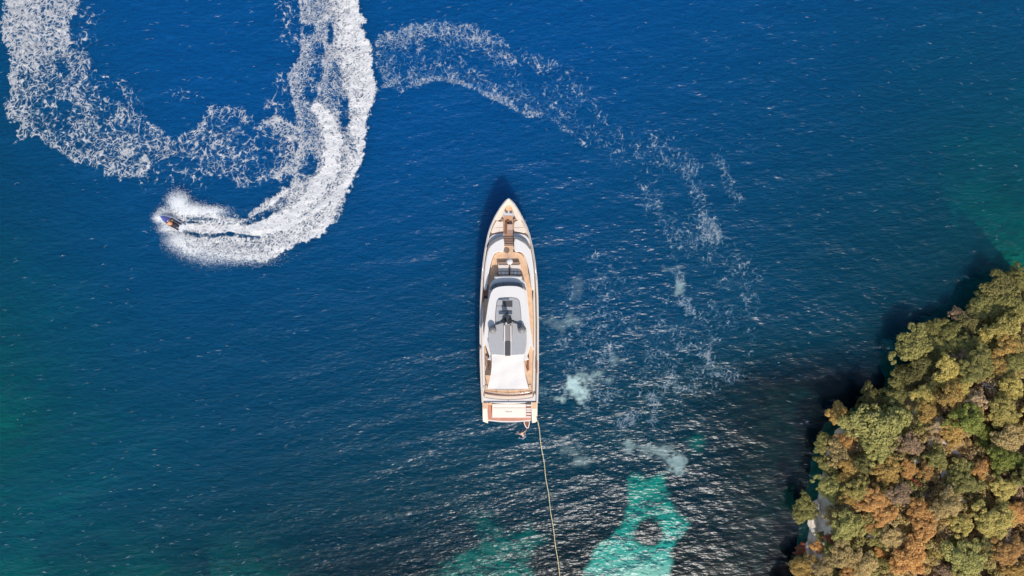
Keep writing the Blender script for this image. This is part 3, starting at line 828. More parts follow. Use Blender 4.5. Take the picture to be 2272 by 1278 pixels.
TREES = [
 # px, py, radius, colour, label
 (2232, 637, 36, 'dark', 'dark olive tree nearest the upper right end of the wooded shore'),
 (2266, 618, 28, 'olive', 'olive tree cut by the right edge, highest in the picture'),
 (2232, 668, 34, 'olive', 'olive tree just above the bright yellow-green tree by the right edge'),
 (2265, 682, 30, 'olive', 'olive tree cut by the right edge, second from the top'),
 (2194, 684, 33, 'olive', 'olive shoreline tree fourth down from the upper right end of the shore'),
 (2234, 733, 36, 'yellow', 'brightest yellow-green tree in the upper part of the wood'),
 (2186, 754, 20, 'yellow', 'small yellow-green tree touching the left of the brightest yellow one'),
 (2136, 708, 22, 'mauve', 'grey-brown thin tree at the water edge between two olive trees'),
 (2165, 722, 34, 'dark', 'wide dark olive tree behind the grey-brown shoreline tree'),
 (2112, 735, 27, 'olive', 'olive shoreline tree left of the grey-brown thin tree'),
 (2077, 730, 23, 'olive', 'small olive shoreline tree above the rounded one at the upper corner of the wood'),
 (2032, 766, 38, 'olive', 'rounded olive tree at the corner where the shore turns, overhanging the sea'),
 (2070, 762, 26, 'olive', 'olive tree right beside the rounded corner tree'),
 (2115, 764, 30, 'olive', 'olive tree above the small red bush in the upper wood'),
 (2152, 770, 25, 'olive', 'olive tree to the upper right of the small red bush'),
 (2084, 786, 17, 'red', 'small brick-red bush below the olive shoreline trees'),
 (2118, 797, 13, 'mauve', 'tiny mauve-brown bush right of the brick-red bush'),
 (2147, 795, 17, 'mauve', 'mauve-brown bush, second right of the brick-red bush'),
 (2187, 800, 27, 'olive', 'olive tree below the small yellow-green tree'),
 (2247, 770, 26, 'ochre', 'ochre tree just under the brightest yellow-green tree'),
 (2056, 806, 32, 'dark', 'dark olive tree under the rounded corner tree'),
 (2262, 803, 27, 'olive', 'olive tree at the right edge below the ochre tree'),
 (2225, 812, 24, 'ochre', 'small ochre-brown tree left of the edge, above the bare grey twigs'),
 (1996, 846, 23, 'olive', 'olive shoreline tree on the sea-facing bend, above the yellow-green pair'),
 (2026, 836, 30, 'dark', 'dark olive tree right behind the sea-facing bend'),
 (2052, 838, 11, 'mauve', 'tiny mauve bush between dark olive trees near the bend'),
 (2110, 826, 29, 'yellow', 'dense pale yellow-green tree in the upper middle of the wood'),
 (2094, 850, 18, 'yellow', 'small yellow tree touching the lower left of the dense pale one'),
 (2166, 826, 30, 'olive', 'olive tree between the dense pale tree and the bare grey twigs'),
 (2122, 880, 31, 'ochre', 'golden ochre tree above the russet clearing'),
 (2140, 855, 22, 'yellow', 'yellow-olive tree directly above the golden ochre one'),
 (2049, 880, 29, 'yellow', 'yellow-green tree of the pair inland from the bend, right one'),
 (1992, 882, 27, 'olive', 'olive-yellow tree of the pair inland from the bend, left one'),
 (2028, 858, 17, 'yellow', 'small yellow tree above the pair inland from the bend'),
 (2066, 920, 24, 'ochre', 'yellow-ochre tree left of the russet clearing'),
 (2173, 890, 21, 'pale', 'pale cream leafy tree standing out right of the russet clearing'),
 (2150, 930, 38, 'green', 'big fresh green tree below the pale cream tree'),
 (2252, 855, 28, 'yellow', 'yellow-green tree at the right edge beside the bare grey twigs'),
 (2236, 905, 29, 'yellow', 'upper of two flat-topped yellow trees near the right edge'),
 (2240, 934, 24, 'yellow', 'lower of two flat-topped yellow trees near the right edge'),
 (2182, 962, 22, 'green', 'small green tree touching the lower right of the big green tree'),
 (2212, 982, 17, 'green', 'small bright green tree, right one of a pair under the flat yellow trees'),
 (2186, 994, 16, 'green', 'small bright green tree, left one of a pair under the flat yellow trees'),
 (2122, 958, 27, 'ochre', 'ochre-orange tree between the pale rock outcrop and the big green tree'),
 (2143, 991, 18, 'ochre', 'small ochre tree right of the pale rock outcrop'),
 (2247, 982, 34, 'tan', 'straw-coloured tree by the right edge under the flat yellow trees'),
 (2051, 950, 15, 'green', 'small green bush left of the pale twiggy bush'),
 (2088, 946, 22, 'pale', 'pale pinkish twiggy bush above the rock outcrop'),
 (2240, 1024, 32, 'green', 'dark green tree by the right edge, low in the wood'),
 (2182, 1042, 20, 'orange', 'orange bush left of the dark green tree by the right edge'),
 (2137, 1046, 25, 'olive', 'olive-brown tree left of the orange bush under the rock outcrop'),
 (2084, 1016, 23, 'olive', 'olive bush directly under the pale rock outcrop'),
 (2062, 1050, 20, 'orange', 'bright orange bush, right one of two above the russet slope'),
 (2020, 1044, 20, 'orange', 'bright orange bush, left one of two above the russet slope'),
 (1978, 1052, 29, 'ochre', 'ochre tree below the largest light green tree'),
 (1862, 920, 23, 'ochre', 'yellow-olive tree overhanging the sea at the top of the cliff shore'),
 (1888, 936, 20, 'olive', 'small olive tree just right of the yellow-olive one overhanging the sea'),
 (1830, 982, 21, 'olive', 'olive tree leaning over the water below the top of the cliff shore'),
 (1883, 982, 23, 'orange', 'rounded orange-ochre tree left of the largest light green tree'),
 (1862, 1010, 29, 'tan', 'straw-olive tree under the rounded orange-ochre tree'),
 (1844, 1034, 23, 'olive', 'olive tree on the cliff edge left of the straw-olive tree'),
 (1891, 1040, 27, 'ochre', 'yellow-ochre tree at the foot of the straw-olive tree'),
 (1958, 958, 58, 'lime', 'largest light green tree in the wood'),
 (1991, 920, 30, 'lime', 'light green tree touching the top right of the largest one'),
 (1932, 892, 30, 'dark', 'dark olive shoreline tree above the largest light green tree'),
 (1948, 1006, 28, 'lime', 'light green tree touching the foot of the largest one'),
 (1920, 1030, 22, 'dark', 'dark green bush between the ochre trees under the largest tree'),
 (2022, 985, 26, 'mauve', 'brown thin bush right of the foot of the largest light green tree'),
 (1848, 1086, 31, 'lime', 'light olive tree on the cliff edge above the overhanging one'),
 (1878, 1100, 20, 'ochre', 'ochre bush touching the right of the light olive cliff tree'),
 (1906, 1088, 25, 'yellow', 'yellow-green tree inland of the light olive cliff tree'),
 (1790, 1132, 27, 'olive', 'olive tree overhanging farthest over the water, above the pale cliff face'),
 (1848, 1142, 21, 'tan', 'straw-olive bush on top of the pale cliff face'),
 (1886, 1168, 34, 'lime', 'fresh light green tree inland of the pale cliff face'),
 (1822, 1190, 11, 'olive', 'small olive bush growing on the pale cliff face'),
 (1843, 1195, 12, 'red', 'small red bush behind the pale cliff face'),
 (1781, 1220, 13, 'red', 'small red bush hanging over the water beside the cliff'),
 (1864, 1106, 13, 'orange', 'tiny orange bush under the light olive cliff tree'),
 (1908, 1120, 16, 'orange', 'small orange-red bush under the yellow-green inland tree'),
 (1950, 1112, 26, 'orange', 'orange tree right of the small orange-red bush'),
 (1968, 1146, 23, 'orange', 'orange tree directly below another orange tree, inland'),
 (1936, 1170, 16, 'orange', 'small orange bush right of the fresh light green tree'),
 (1986, 1192, 26, 'tan', 'straw-olive tree beside the pair of orange trees, low in the wood'),
 (1876, 1234, 28, 'tan', 'straw-coloured tree below the fresh light green tree'),
 (1906, 1222, 16, 'red', 'orange-red bush right of the straw-coloured tree'),
 (1820, 1217, 15, 'orange', 'small rusty bush at the foot of the cliff face'),
 (1846, 1216, 15, 'green', 'small green bush between the rusty bush and the straw-coloured tree'),
 (1786, 1266, 28, 'ochre', 'ochre tree at the lowest corner of the shore, at the bottom edge'),
 (1832, 1262, 22, 'tan', 'straw-coloured bush at the bottom edge right of the corner ochre tree'),
 (1956, 1228, 14, 'orange', 'small orange bush above the bottom edge, left of the orange group'),
 (1926, 1256, 26, 'tan', 'straw-coloured tree at the bottom edge left of the orange group'),
 (1882, 1278, 20, 'orange', 'orange bush cut by the bottom edge'),
 (1990, 1246, 19, 'orange', 'orange bush touching the left of the biggest orange tree at the bottom'),
 (2049, 1138, 26, 'orange', 'upper of two stacked orange trees in the lower middle of the wood'),
 (2054, 1180, 26, 'orange', 'lower of two stacked orange trees in the lower middle of the wood'),
 (2027, 1193, 14, 'orange', 'small orange bush at the lower left of the stacked orange trees'),
 (2006, 1176, 16, 'ochre', 'ochre bush left of the stacked orange trees'),
 (2046, 1080, 16, 'red', 'orange-red bush above the stacked orange trees'),
 (2000, 1098, 24, 'mauve', 'brown-mauve bush left of the russet slope'),
 (2106, 1124, 30, 'tan', 'straw-olive tree right of the stacked orange trees'),
 (2136, 1170, 26, 'yellow', 'yellow-olive tree below the dark rocky hollow'),
 (2092, 1172, 18, 'tan', 'small straw bush left of the yellow-olive tree'),
 (2152, 1076, 28, 'olive', 'olive-brown tree above the dark rocky hollow'),
 (2236, 1086, 27, 'yellow', 'pale yellow-green tree near the right edge, above the orange one'),
 (2216, 1160, 38, 'yellow', 'wide straw-yellow tree left of the orange tree at the right edge'),
 (2266, 1140, 28, 'orange', 'orange tree cut by the right edge'),
 (2242, 1226, 30, 'orange', 'orange tree near the bottom right corner'),
 (2156, 1254, 42, 'lime', 'large light green tree at the bottom edge'),
 (2120, 1214, 18, 'green', 'small green bush above the large light green tree at the bottom'),
 (2026, 1240, 38, 'orange', 'biggest orange tree, at the bottom of the wood'),
 (2080, 1236, 18, 'yellow', 'small yellow bush between the biggest orange and the light green trees'),
 (2262, 1268, 20, 'ochre', 'ochre bush in the bottom right corner'),
 (2182, 1116, 18, 'olive', 'small olive bush right of the dark rocky hollow'),
 (2226, 1200, 24, 'mauve', 'brown bush above the orange tree near the bottom right corner'),
 (2200, 1212, 22, 'dark', 'dark olive bush between the light green tree and the brown bush'),
 (2105, 1275, 24, 'mauve', 'brown bush at the bottom edge left of the large light green tree'),
]
# a margin of trees beyond the picture's edges, so that the wood does not stop at the frame
_rt = random.Random(5)
MARGIN = [(_rt.uniform(2300, 2390), _rt.uniform(820, 1340), _rt.uniform(22, 36), _rt.choice(['olive', 'yellow', 'ochre', 'orange', 'tan'])) for _ in range(10)] + \
         [(_rt.uniform(1700, 2290), _rt.uniform(1315, 1400), _rt.uniform(22, 36), _rt.choice(['olive', 'lime', 'ochre', 'orange', 'tan'])) for _ in range(14)]

def plant(i, px, py, r, col, label, group):
    rr = r * K * 1.22
    bush = r < 19
    lift = rr * (0.55 if bush else 0.95)
    x, y, z = land_at(px, py, lift)
    rg = random.Random(i * 7 + 1)
    zc = max(z, 0.6)
    root = empty('bush' if bush else 'tree', (x, y, zc), rg.uniform(0, 6.28))
    tag(root, label, 'bush' if bush else 'tree', group)
    sc_ = rr * (1 - (zc + lift) / CAMH)
    k = rg.randrange(6) if col not in ('mauve', 'pale', 'tan') else rg.choice([6, 7, 3])
    c = link('crown', CROWNS[k], None, root)
    c.location = (0, 0, lift - sc_ * 0.45)
    c.scale = (sc_ * rg.uniform(.94, 1.1), sc_ * rg.uniform(.94, 1.1), sc_ * rg.uniform(0.85, 1.15))
    c.rotation_euler = (rg.uniform(-.12, .12), rg.uniform(-.12, .12), 0)
    c.material_slots[0].link = 'OBJECT'; c.material_slots[0].material = LEAF[col]
    t = link('trunk', TRUNKS[i % 4], None, root)
    t.location = c.location
    t.scale = (sc_, sc_, max(sc_, (lift - sc_ * 0.45 + 0.3) / 1.25))
for i, t in enumerate(TREES): plant(i, *t, 'trees and bushes on the shore')
for i, (px, py, r, col) in enumerate(MARGIN):
    plant(500 + i, px, py, max(r, 20), col, 'tree of the wood beyond the edge of the view', 'trees of the wood beyond the edge of the view')

# undergrowth: low leafy scrub covering the slope between the trees
def undergrowth():
    rg = np.random.default_rng(77)
    n = 290000
    X = rg.uniform(36, 86, n * 2); Y = rg.uniform(-50, 16, n * 2)
    px = 1136 + X / K; py = 639 - Y / K
    d = line_sd(px, py) * K
    f1_, f2_ = worley(X / 1.25, Y / 1.25, 131)
    cl = 0.66 - 0.55 * f1_ + 0.25 * (fbm(X * 0.5, Y * 0.5, 132, 2) - 0.5)
    keep = (d > np.where(py > 1070, 1.15, 0.2)) & (cl > 0.30) & (rg.random(n * 2) < 0.9)
    X, Y, cl = X[keep], Y[keep], cl[keep]
    Z = land_h(X, Y) + 0.2 + (cl - 0.26) * 3.6 * rg.uniform(0.3, 1.0, len(X))
    N = rg.normal(0, 0.4, (len(X), 3)) + np.array([0.05, -0.25, 1.0]); N /= np.linalg.norm(N, axis=1, keepdims=True)
    P = np.stack([X, Y, Z], -1)
    tone = fbm(X * 0.16, Y * 0.16, 141, 3)
    mats = ['olive', 'tan', 'ochre', 'mauve']
    cls = np.digitize(tone + rg.normal(0, 0.06, len(X)), [0.44, 0.56, 0.64])
    V, F = leaf_quads(P, N, rg.uniform(0.06, 0.15, len(X)), rg)
    me = np_mesh('undergrowth', V, F)
    for k in mats: me.materials.append(LEAF[k])
    me.polygons.foreach_set('material_index', cls.astype(np.int32))
    tag(link('undergrowth', me), 'brown, russet and olive scrub covering the slope between the trees', 'undergrowth', kind='stuff')
undergrowth()

# pale limestone outcrops
M_ROCK = plain('pale_limestone', srgb(226, 210, 190), 0.9, var=0.22, scale=2.5)
def boulder(seed, px, py, rx, ry, rz, rot, label):
    rg = random.Random(seed)
    bm = bmesh.new()
    bmesh.ops.create_icosphere(bm, subdivisions=3, radius=1)
    cuts = [(Vector((rg.gauss(0, 1), rg.gauss(0, 1), rg.gauss(0.3, 1))).normalized(), rg.uniform(0.55, 0.85)) for _ in range(12)]
    for v in bm.verts:
        for nrm, k in cuts:
            q = v.co.dot(nrm)
            if q > k: v.co -= nrm * (q - k)
        v.co *= 1 + rg.uniform(-.05, .05)
        v.co = Vector((v.co.x * rx * K, v.co.y * ry * K, v.co.z * rz))
    x, y, z = land_at(px, py, rz * 0.4)
    o = from_bm('limestone_rock', bm, M_ROCK)
    o.location = (x, y, z + rz * 0.15); o.rotation_euler = (0, 0, rot)
    tag(o, label, 'rock', 'limestone rocks among the trees')
boulder(1, 2108, 992, 26, 15, 0.75, -0.75, 'largest pale grey rock outcrop in the middle of the wood')
boulder(2, 2126, 1006, 14, 8, 0.5, -0.6, 'pale rock at the lower right end of the largest outcrop')
boulder(3, 2038, 1022, 20, 10, 0.5, 0.3, 'pale grey rock lower left of the largest outcrop')
boulder(4, 2096, 1052, 11, 15, 0.5, 0.2, 'pale rock between two bright orange bushes and an olive tree')
boulder(5, 2112, 1084, 18, 14, 0.6, -0.4, 'broad buff rock slab left of the dark hollow')
boulder(6, 2136, 1112, 8, 12, 0.7, 0.3, 'upright grey rock inside the dark hollow')
boulder(7, 2188, 1062, 9, 8, 0.5, 0.1, 'small grey rock under an orange bush near the right edge')
boulder(8, 1935, 1190, 12, 8, 0.4, 0.2, 'pale rock below a small orange bush in the lower wood')
boulder(9, 1958, 1192, 9, 8, 0.4, 0.9, 'pale rock left of a straw-olive tree in the lower wood')
boulder(10, 2012, 1120, 12, 8, 0.4, 0.5, 'pale rock on the russet slope left of the stacked orange trees')
boulder(11, 1852, 988, 7, 22, 0.9, 0.35, 'pale rock pillar under the rounded orange-ochre tree on the cliff')
boulder(13, 1814, 1126, 10, 24, 0.7, 0.2, 'pale limestone slab at the upper end of the bare cliff edge')
boulder(14, 1806, 1168, 12, 32, 0.8, 0.25, 'longest pale limestone slab in the middle of the bare cliff edge')
boulder(15, 1794, 1224, 9, 26, 0.6, 0.25, 'pale limestone slab near the lower end of the bare cliff edge')
boulder(12, 1822, 1238, 9, 11, 0.6, 0.2, 'pale rock at the foot of the cliff face near the bottom edge')

# bare dead trees
def dead_tree(seed, px, py, size, label):
    rg = random.Random(seed)
    x, y, z = land_at(px, py, size * 0.5)
    bm = bmesh.new()
    def grow(p, d, ln, r, lv):
        q = p + d * ln
        mid = p + d * ln * 0.5 + Vector((rg.uniform(-1, 1), rg.uniform(-1, 1), 0)) * ln * 0.08
        tube_bm(bm, [p, mid, q], [r, r * 0.8, r * 0.55], 5)
        if lv:
            for _ in range(4):
                nd = (d + Vector((rg.uniform(-1, 1), rg.uniform(-1, 1), rg.uniform(-0.2, 0.5))) * 0.9).normalized()
                grow(p.lerp(q, rg.uniform(0.45, 1)), nd, ln * rg.uniform(0.5, 0.75), r * 0.5, lv - 1)
    grow(Vector((0, 0, -0.2)), Vector((rg.uniform(-.4, .4), rg.uniform(-.4, .4), 1)).normalized(), size * 0.55, 0.07, 3)
    o = from_bm('dead_tree', bm, M_DEAD)
    o.location = (x, y, z)
    tag(o, label, 'dead tree', 'bare dead trees in the wood')
dead_tree(3, 2192, 852, 3.0, 'bare grey dead tree between olive trees in the upper right of the wood')
dead_tree(4, 2072, 968, 2.6, 'bare grey dead tree left of the largest pale rock outcrop')
dead_tree(5, 1880, 955, 2.2, 'bare dead tree above the rounded orange-ochre tree on the cliff')
# ------------------------------------------------------------------ the motor yacht
M_GEL = plain('white_gelcoat', (0.76, 0.71, 0.66), 0.3, var=0.02, coat=0.3)
M_WARM = plain('warm_white_gelcoat', (0.70, 0.605, 0.515), 0.3, var=0.02, coat=0.3)
M_CREAM = plain('cream_deck_paint', (0.72, 0.59, 0.46), 0.5, var=0.04)
M_CUSH = plain('cream_cushion', (0.74, 0.63, 0.53), 0.8, var=0.05)
M_AWN = plain('white_awning_cloth', (0.71, 0.655, 0.605), 0.9, var=0.03)
M_GREY = plain('grey_roof_panel', (0.40, 0.39, 0.385), 0.4, var=0.04)
M_DGREY = plain('dark_grey_panel', (0.075, 0.07, 0.07), 0.35, var=0.1)
M_GLASS = plain('tinted_glass', (0.17, 0.17, 0.175), 0.25, var=0.05, spec=0.8)
M_BLACK = plain('black_plastic', (0.015, 0.015, 0.018), 0.4, var=0.1)
M_STEEL = plain('polished_steel', (0.6, 0.6, 0.6), 0.25, metal=0.9, var=0.03)
M_MAHOG = plain('dark_teak', (0.30, 0.115, 0.060), 0.5, var=0.2, scale=6)
M_BROWN = plain('brown_bench_vinyl', (0.33, 0.21, 0.155), 0.6, var=0.1)

def teak(name, col, ang=0.0):
    m, n, l, out = new_mat(name)
    b = n.new('ShaderNodeBsdfPrincipled'); b.inputs['Roughness'].default_value = 0.6
    tc = n.new('ShaderNodeTexCoord')
    mp = n.new('ShaderNodeMapping'); mp.inputs['Rotation'].default_value = (0, 0, ang)
    l.new(tc.outputs['Object'], mp.inputs['Vector'])
    wv = n.new('ShaderNodeTexWave'); wv.inputs['Scale'].default_value = 5.0; wv.inputs['Distortion'].default_value = 0.3
    l.new(mp.outputs[0], wv.inputs['Vector'])
    nz = n.new('ShaderNodeTexNoise'); nz.inputs['Scale'].default_value = 1.6; nz.inputs['Detail'].default_value = 5
    l.new(tc.outputs['Object'], nz.inputs['Vector'])
    r1 = n.new('ShaderNodeValToRGB'); e = r1.color_ramp.elements
    e[0].position = 0.02; e[0].color = (col[0] * .45, col[1] * .45, col[2] * .45, 1); e[1].position = 0.2; e[1].color = (*col, 1)
    l.new(wv.outputs['Fac'], r1.inputs['Fac'])
    mr = n.new('ShaderNodeMapRange'); mr.inputs['From Min'].default_value = 0.3; mr.inputs['From Max'].default_value = 0.7
    mr.inputs['To Min'].default_value = 0.84; mr.inputs['To Max'].default_value = 1.12
    l.new(nz.outputs['Fac'], mr.inputs['Value'])
    mx = n.new('ShaderNodeMix'); mx.data_type = 'RGBA'; mx.blend_type = 'MULTIPLY'; mx.inputs['Factor'].default_value = 1
    l.new(r1.outputs[0], mx.inputs['A']); l.new(mr.outputs['Result'], mx.inputs['B'])
    l.new(mx.outputs['Result'], b.inputs['Base Color']); l.new(b.outputs[0], out.inputs['Surface'])
    return m
M_TEAK = teak('teak_deck', (0.80, 0.51, 0.305))
M_TEAK2 = teak('weathered_red_teak', (0.60, 0.27, 0.18), R(90))

OX, OY = W(1131, 690)
yacht = empty('motor_yacht', (OX, OY, 0))
tag(yacht, 'white motor yacht with teak decks and grey roof, moored in the middle', 'yacht')

def P(px, py, z):
    x, y = W(px, py, z)
    return Vector((x - OX, y - OY, z))

def smooth_pts(pts, n=6, closed=True):
    """Catmull-Rom through the points"""
    q = []
    m = len(pts)
    rng = range(m) if closed else range(m - 1)
    for i in rng:
        if closed:
            a, b, c, d = pts[i - 1], pts[i], pts[(i + 1) % m], pts[(i + 2) % m]
        else:
            a, b, c, d = pts[max(i - 1, 0)], pts[i], pts[i + 1], pts[min(i + 2, m - 1)]
        for k in range(n):
            t = k / n
            q.append(tuple(0.5 * ((2 * b[j]) + (-a[j] + c[j]) * t + (2 * a[j] - 5 * b[j] + 4 * c[j] - d[j]) * t * t + (-a[j] + 3 * b[j] - 3 * c[j] + d[j]) * t ** 3) for j in range(len(b))))
    if not closed: q.append(tuple(pts[-1]))
    return q

def slab(name, pts, z0, z1, mat, parent=None, bev=0.03, seg=2):
    """solid with the given plan outline (photo pixels); z1 may be a function of py"""
    parent = parent or yacht
    bm = bmesh.new()
    f1 = z1 if callable(z1) else (lambda py: z1)
    f0 = z0 if callable(z0) else (lambda py: z0)
    top = [bm.verts.new(P(x, y, f1(y))) for x, y in pts]
    # walls drop straight down
    bot = [bm.verts.new((v.co.x, v.co.y, f0(p[1]))) for v, p in zip(top, pts)]
    n = len(pts)
    bm.faces.new(top); bm.faces.new(bot[::-1])
    for i in range(n):
        bm.faces.new((top[i], bot[i], bot[(i + 1) % n], top[(i + 1) % n]))
    bmesh.ops.recalc_face_normals(bm, faces=bm.faces[:])
    if bev > 0:
        ts = set(top)
        ed = [e for e in bm.edges if e.verts[0] in ts and e.verts[1] in ts]
        bmesh.ops.bevel(bm, geom=ed, offset=bev, segments=seg, affect='EDGES', clamp_overlap=True)
    o = from_bm(name, bm, mat, parent)
    return o

def mirror(pts, cx):
    return [(2 * cx - x, y) for x, y in pts][::-1]

def tube(name, pts, r, mat, parent, seg=6):
    bm = bmesh.new()
    tube_bm(bm, pts, r, seg)
    return from_bm(name, bm, mat, parent, True)

# ---- hull: outline at the sheer, photo pixels (py, left, right)
ST = [(440.0, 1127.2, 1130.2), (444, 1121.5, 1135), (450, 1116.5, 1141), (460, 1109, 1148), (480, 1097, 1159.5), (500, 1088, 1169), (520, 1081.5, 1176), (550, 1075.5, 1183),
      (580, 1071, 1188), (620, 1067.3, 1192.6), (660, 1065.2, 1194.6), (720, 1064, 1195.6), (800, 1064.2, 1195.6), (850, 1066, 1195), (893, 1068.5, 1194)]
def sheer(py): return 3.1 + 0.75 * max(0.0, (600 - py) / 160) ** 1.5
DECK = 2.55
def hull_mesh():
    bm = bmesh.new()
    rings = []
    for py, a, b in ST:
        zs = sheer(py)
        A = P(a, py, zs); B = P(b, py, zs)
        cx = (A.x + B.x) / 2; hw = (B.x - A.x) / 2; y = A.y
        bowness = max(0.0, (620 - py) / 180)
        ring = []
        for z, f in ((zs, 1.0), (zs * 0.62, 0.985 - 0.14 * bowness), (zs * 0.3, 0.95 - 0.30 * bowness), (0.0, 0.90 - 0.45 * bowness), (-0.5, 0.72 - 0.5 * bowness)):
            f = max(f, 0.06)
            yy = y - (1 - z / zs) * 1.6 * bowness ** 2
            ring.append((cx - hw * f, cx + hw * f, yy, z))
        pts = [Vector((l_, yy, z)) for l_, r_, yy, z in ring] + [Vector((cx, ring[-1][2], -0.95))] + [Vector((r_, yy, z)) for l_, r_, yy, z in ring[::-1]]
        rings.append([bm.verts.new(p) for p in pts])
    for A, B in zip(rings, rings[1:]):
        for k in range(len(A) - 1):
            bm.faces.new((A[k], A[k + 1], B[k + 1], B[k]))
    bm.faces.new(rings[0]); bm.faces.new(rings[-1][::-1])
    return bm
hull = from_bm('hull', hull_mesh(), M_GEL, yacht, True)

def outline(inset, y0=440, y1=893):
    L, Rr = [], []
    for py, a, b in ST:
        if py < y0 or py > y1: continue
        hw = (b - a) / 2; c = (a + b) / 2
        w = max(hw - inset, 0.4)
        L.append((c - w, py)); Rr.append((c + w, py))
    return L, Rr
# bulwark cap: a closed ring between the hull edge and its inset, standing above the deck
def bulwark():
    bm = bmesh.new()
    prev = None
    L0, R0 = outline(0.0); L1, R1 = outline(4.6)
    L1 = [(x, y + (5 if i == 0 else 3 if i < 3 else 1.5 if i < 5 else 0)) for i, (x, y) in enumerate(L1)]
    R1 = [(x, y + (5 if i == 0 else 3 if i < 3 else 1.5 if i < 5 else 0)) for i, (x, y) in enumerate(R1)]
    out = L0[::-1] + R0; inn = L1[::-1] + R1
    rows = []
    for (ox, oy), (ix, iy) in zip(out, inn):
        z = sheer(oy) + 0.003
        a = P(ox, oy, z); b = P(ix, iy, z)
        rows.append([bm.verts.new(q) for q in (a + Vector((0, 0, -0.25)), a + Vector((0, 0, 0.05)), a.lerp(b, 0.25) + Vector((0, 0, 0.09)), a.lerp(b, 0.75) + Vector((0, 0, 0.09)), b + Vector((0, 0, 0.05)), Vector((b.x, b.y, DECK - 0.05)))])
    for A, B in zip(rows, rows[1:]):
        for k in range(5):
            bm.faces.new((A[k], A[k + 1], B[k + 1], B[k]))
    return bm
from_bm('bulwark', bulwark(), M_WARM, yacht, True)
# main deck plate inside the bulwark
L, Rr = outline(3.0, 450)
slab('deck', [(1128.7, 446)] + Rr + L[::-1], 1.9, DECK, M_CREAM, bev=0)

# ---- bow
slab('bow_plate', smooth_pts([(1128.7, 443), (1139, 455), (1150, 468), (1160, 486), (1150, 489), (1143, 481), (1136, 462), (1128.7, 455), (1121, 462), (1113, 481), (1107, 488), (1097, 486), (1107, 468), (1118, 455)], 4),
     DECK, lambda py: 3.45 - (py - 443) * 0.004, M_CREAM, bev=0.04)
slab('bow_locker', smooth_pts([(1122, 467), (1124, 458), (1130, 454.5), (1135, 458), (1137, 466), (1130, 469)], 4), DECK, 3.0, M_TEAK, bev=0.05)
slab('anchor_pan', [(1119, 467), (1138, 467), (1147, 481), (1140, 484), (1118, 484), (1110, 481)], DECK, DECK + 0.12, plain('pale_grey_steel_pan', (0.55, 0.53, 0.53), 0.4, var=0.15), bev=0.02)
for a in ([(1107.5, 480.5), (1113.5, 470), (1116, 463), (1117.3, 464), (1115, 471.5), (1109, 481.5)], [(1141, 463), (1146, 471), (1152.5, 481), (1151, 482), (1144.8, 472), (1139.8, 464)]):
    slab('locker_edge', a, DECK, 3.15, M_DGREY, bev=0.01)
for cx, cy in ((1124, 471), (1134, 472)):      # windlasses
    w_ = empty('windlass', P(cx, cy, DECK + 0.12)); w_.parent = yacht
    bm = bmesh.new()
    bmesh.ops.create_cone(bm, cap_ends=True, segments=14, radius1=0.20, radius2=0.17, depth=0.34, matrix=Matrix.Translation((0, 0, 0.17)))
    bmesh.ops.create_cone(bm, cap_ends=True, segments=14, radius1=0.13, radius2=0.15, depth=0.10, matrix=Matrix.Translation((0, 0, 0.39)))
    from_bm('drum', bm, M_STEEL, w_)
    bm = bmesh.new()
    tube_bm(bm, [(0, 0.15, 0.1), (0.02, 0.6, 0.06), (0.0, 1.0, 0.03)], 0.05, 6)
    from_bm('chain', bm, M_STEEL, w_)
slab('bow_bench', [(1101, 484.2), (1108, 480), (1117, 486), (1117.2, 489.8), (1108, 487.5)], DECK, 3.05, M_BROWN, bev=0.05)
slab('bow_bench', [(1139, 486), (1150, 478.5), (1153.5, 481.5), (1149, 486.5), (1139, 491)], DECK, 3.05, M_BROWN, bev=0.05)
# sun pads either side of the walkway
slab('foredeck_pad', smooth_pts([(1115.6, 492), (1115.6, 513), (1108, 515), (1094, 517.5), (1090, 514), (1095, 500), (1101.5, 489.5), (1108, 491)], 3), DECK, 3.0, M_CUSH, bev=0.09, seg=3)
slab('foredeck_pad', smooth_pts([(1140.5, 493), (1150, 488), (1156, 489), (1162, 500), (1166.5, 512), (1163, 517), (1150, 514), (1140.5, 512)], 3), DECK, 3.0, M_CUSH, bev=0.09, seg=3)
for y in (504.5,):
    slab('pad_seam', [(1097, y), (1115, y), (1115, y + 0.7), (1097, y + 0.7)], 2.98, 3.012, M_BROWN, bev=0)
    slab('pad_seam', [(1141, y), (1163, y), (1163, y + 0.7), (1141, y + 0.7)], 2.98, 3.012, M_BROWN, bev=0)
# walkway
slab('walkway', [(1117.6, 479), (1138, 479), (1139, 521), (1117, 521)], DECK, DECK + 0.18, teak('walkway_teak', (0.64, 0.35, 0.20)), bev=0.01)
slab('walkway_bench', [(1124.5, 496), (1137.5, 496), (1138, 519.5), (1123.5, 519.5)], DECK + 0.18, 3.25, M_BROWN, bev=0.04)
slab('bench_cushion', [(1125.3, 497), (1137, 497), (1137.2, 509.5), (1124.8, 509.5)], 3.25, 3.37, plain('tan_cushion', (0.55, 0.37, 0.27), 0.8), bev=0.05)
slab('bench_shelf', [(1121.2, 492.5), (1124, 492.5), (1123.3, 519.5), (1120.2, 519.5)], DECK + 0.18, DECK + 0.5, M_MAHOG, bev=0.01)
slab('hatch', [(1124.5, 489), (1129.5, 489), (1129, 494.5), (1124, 494.5)], DECK + 0.18, DECK + 0.42, M_MAHOG, bev=0.02)
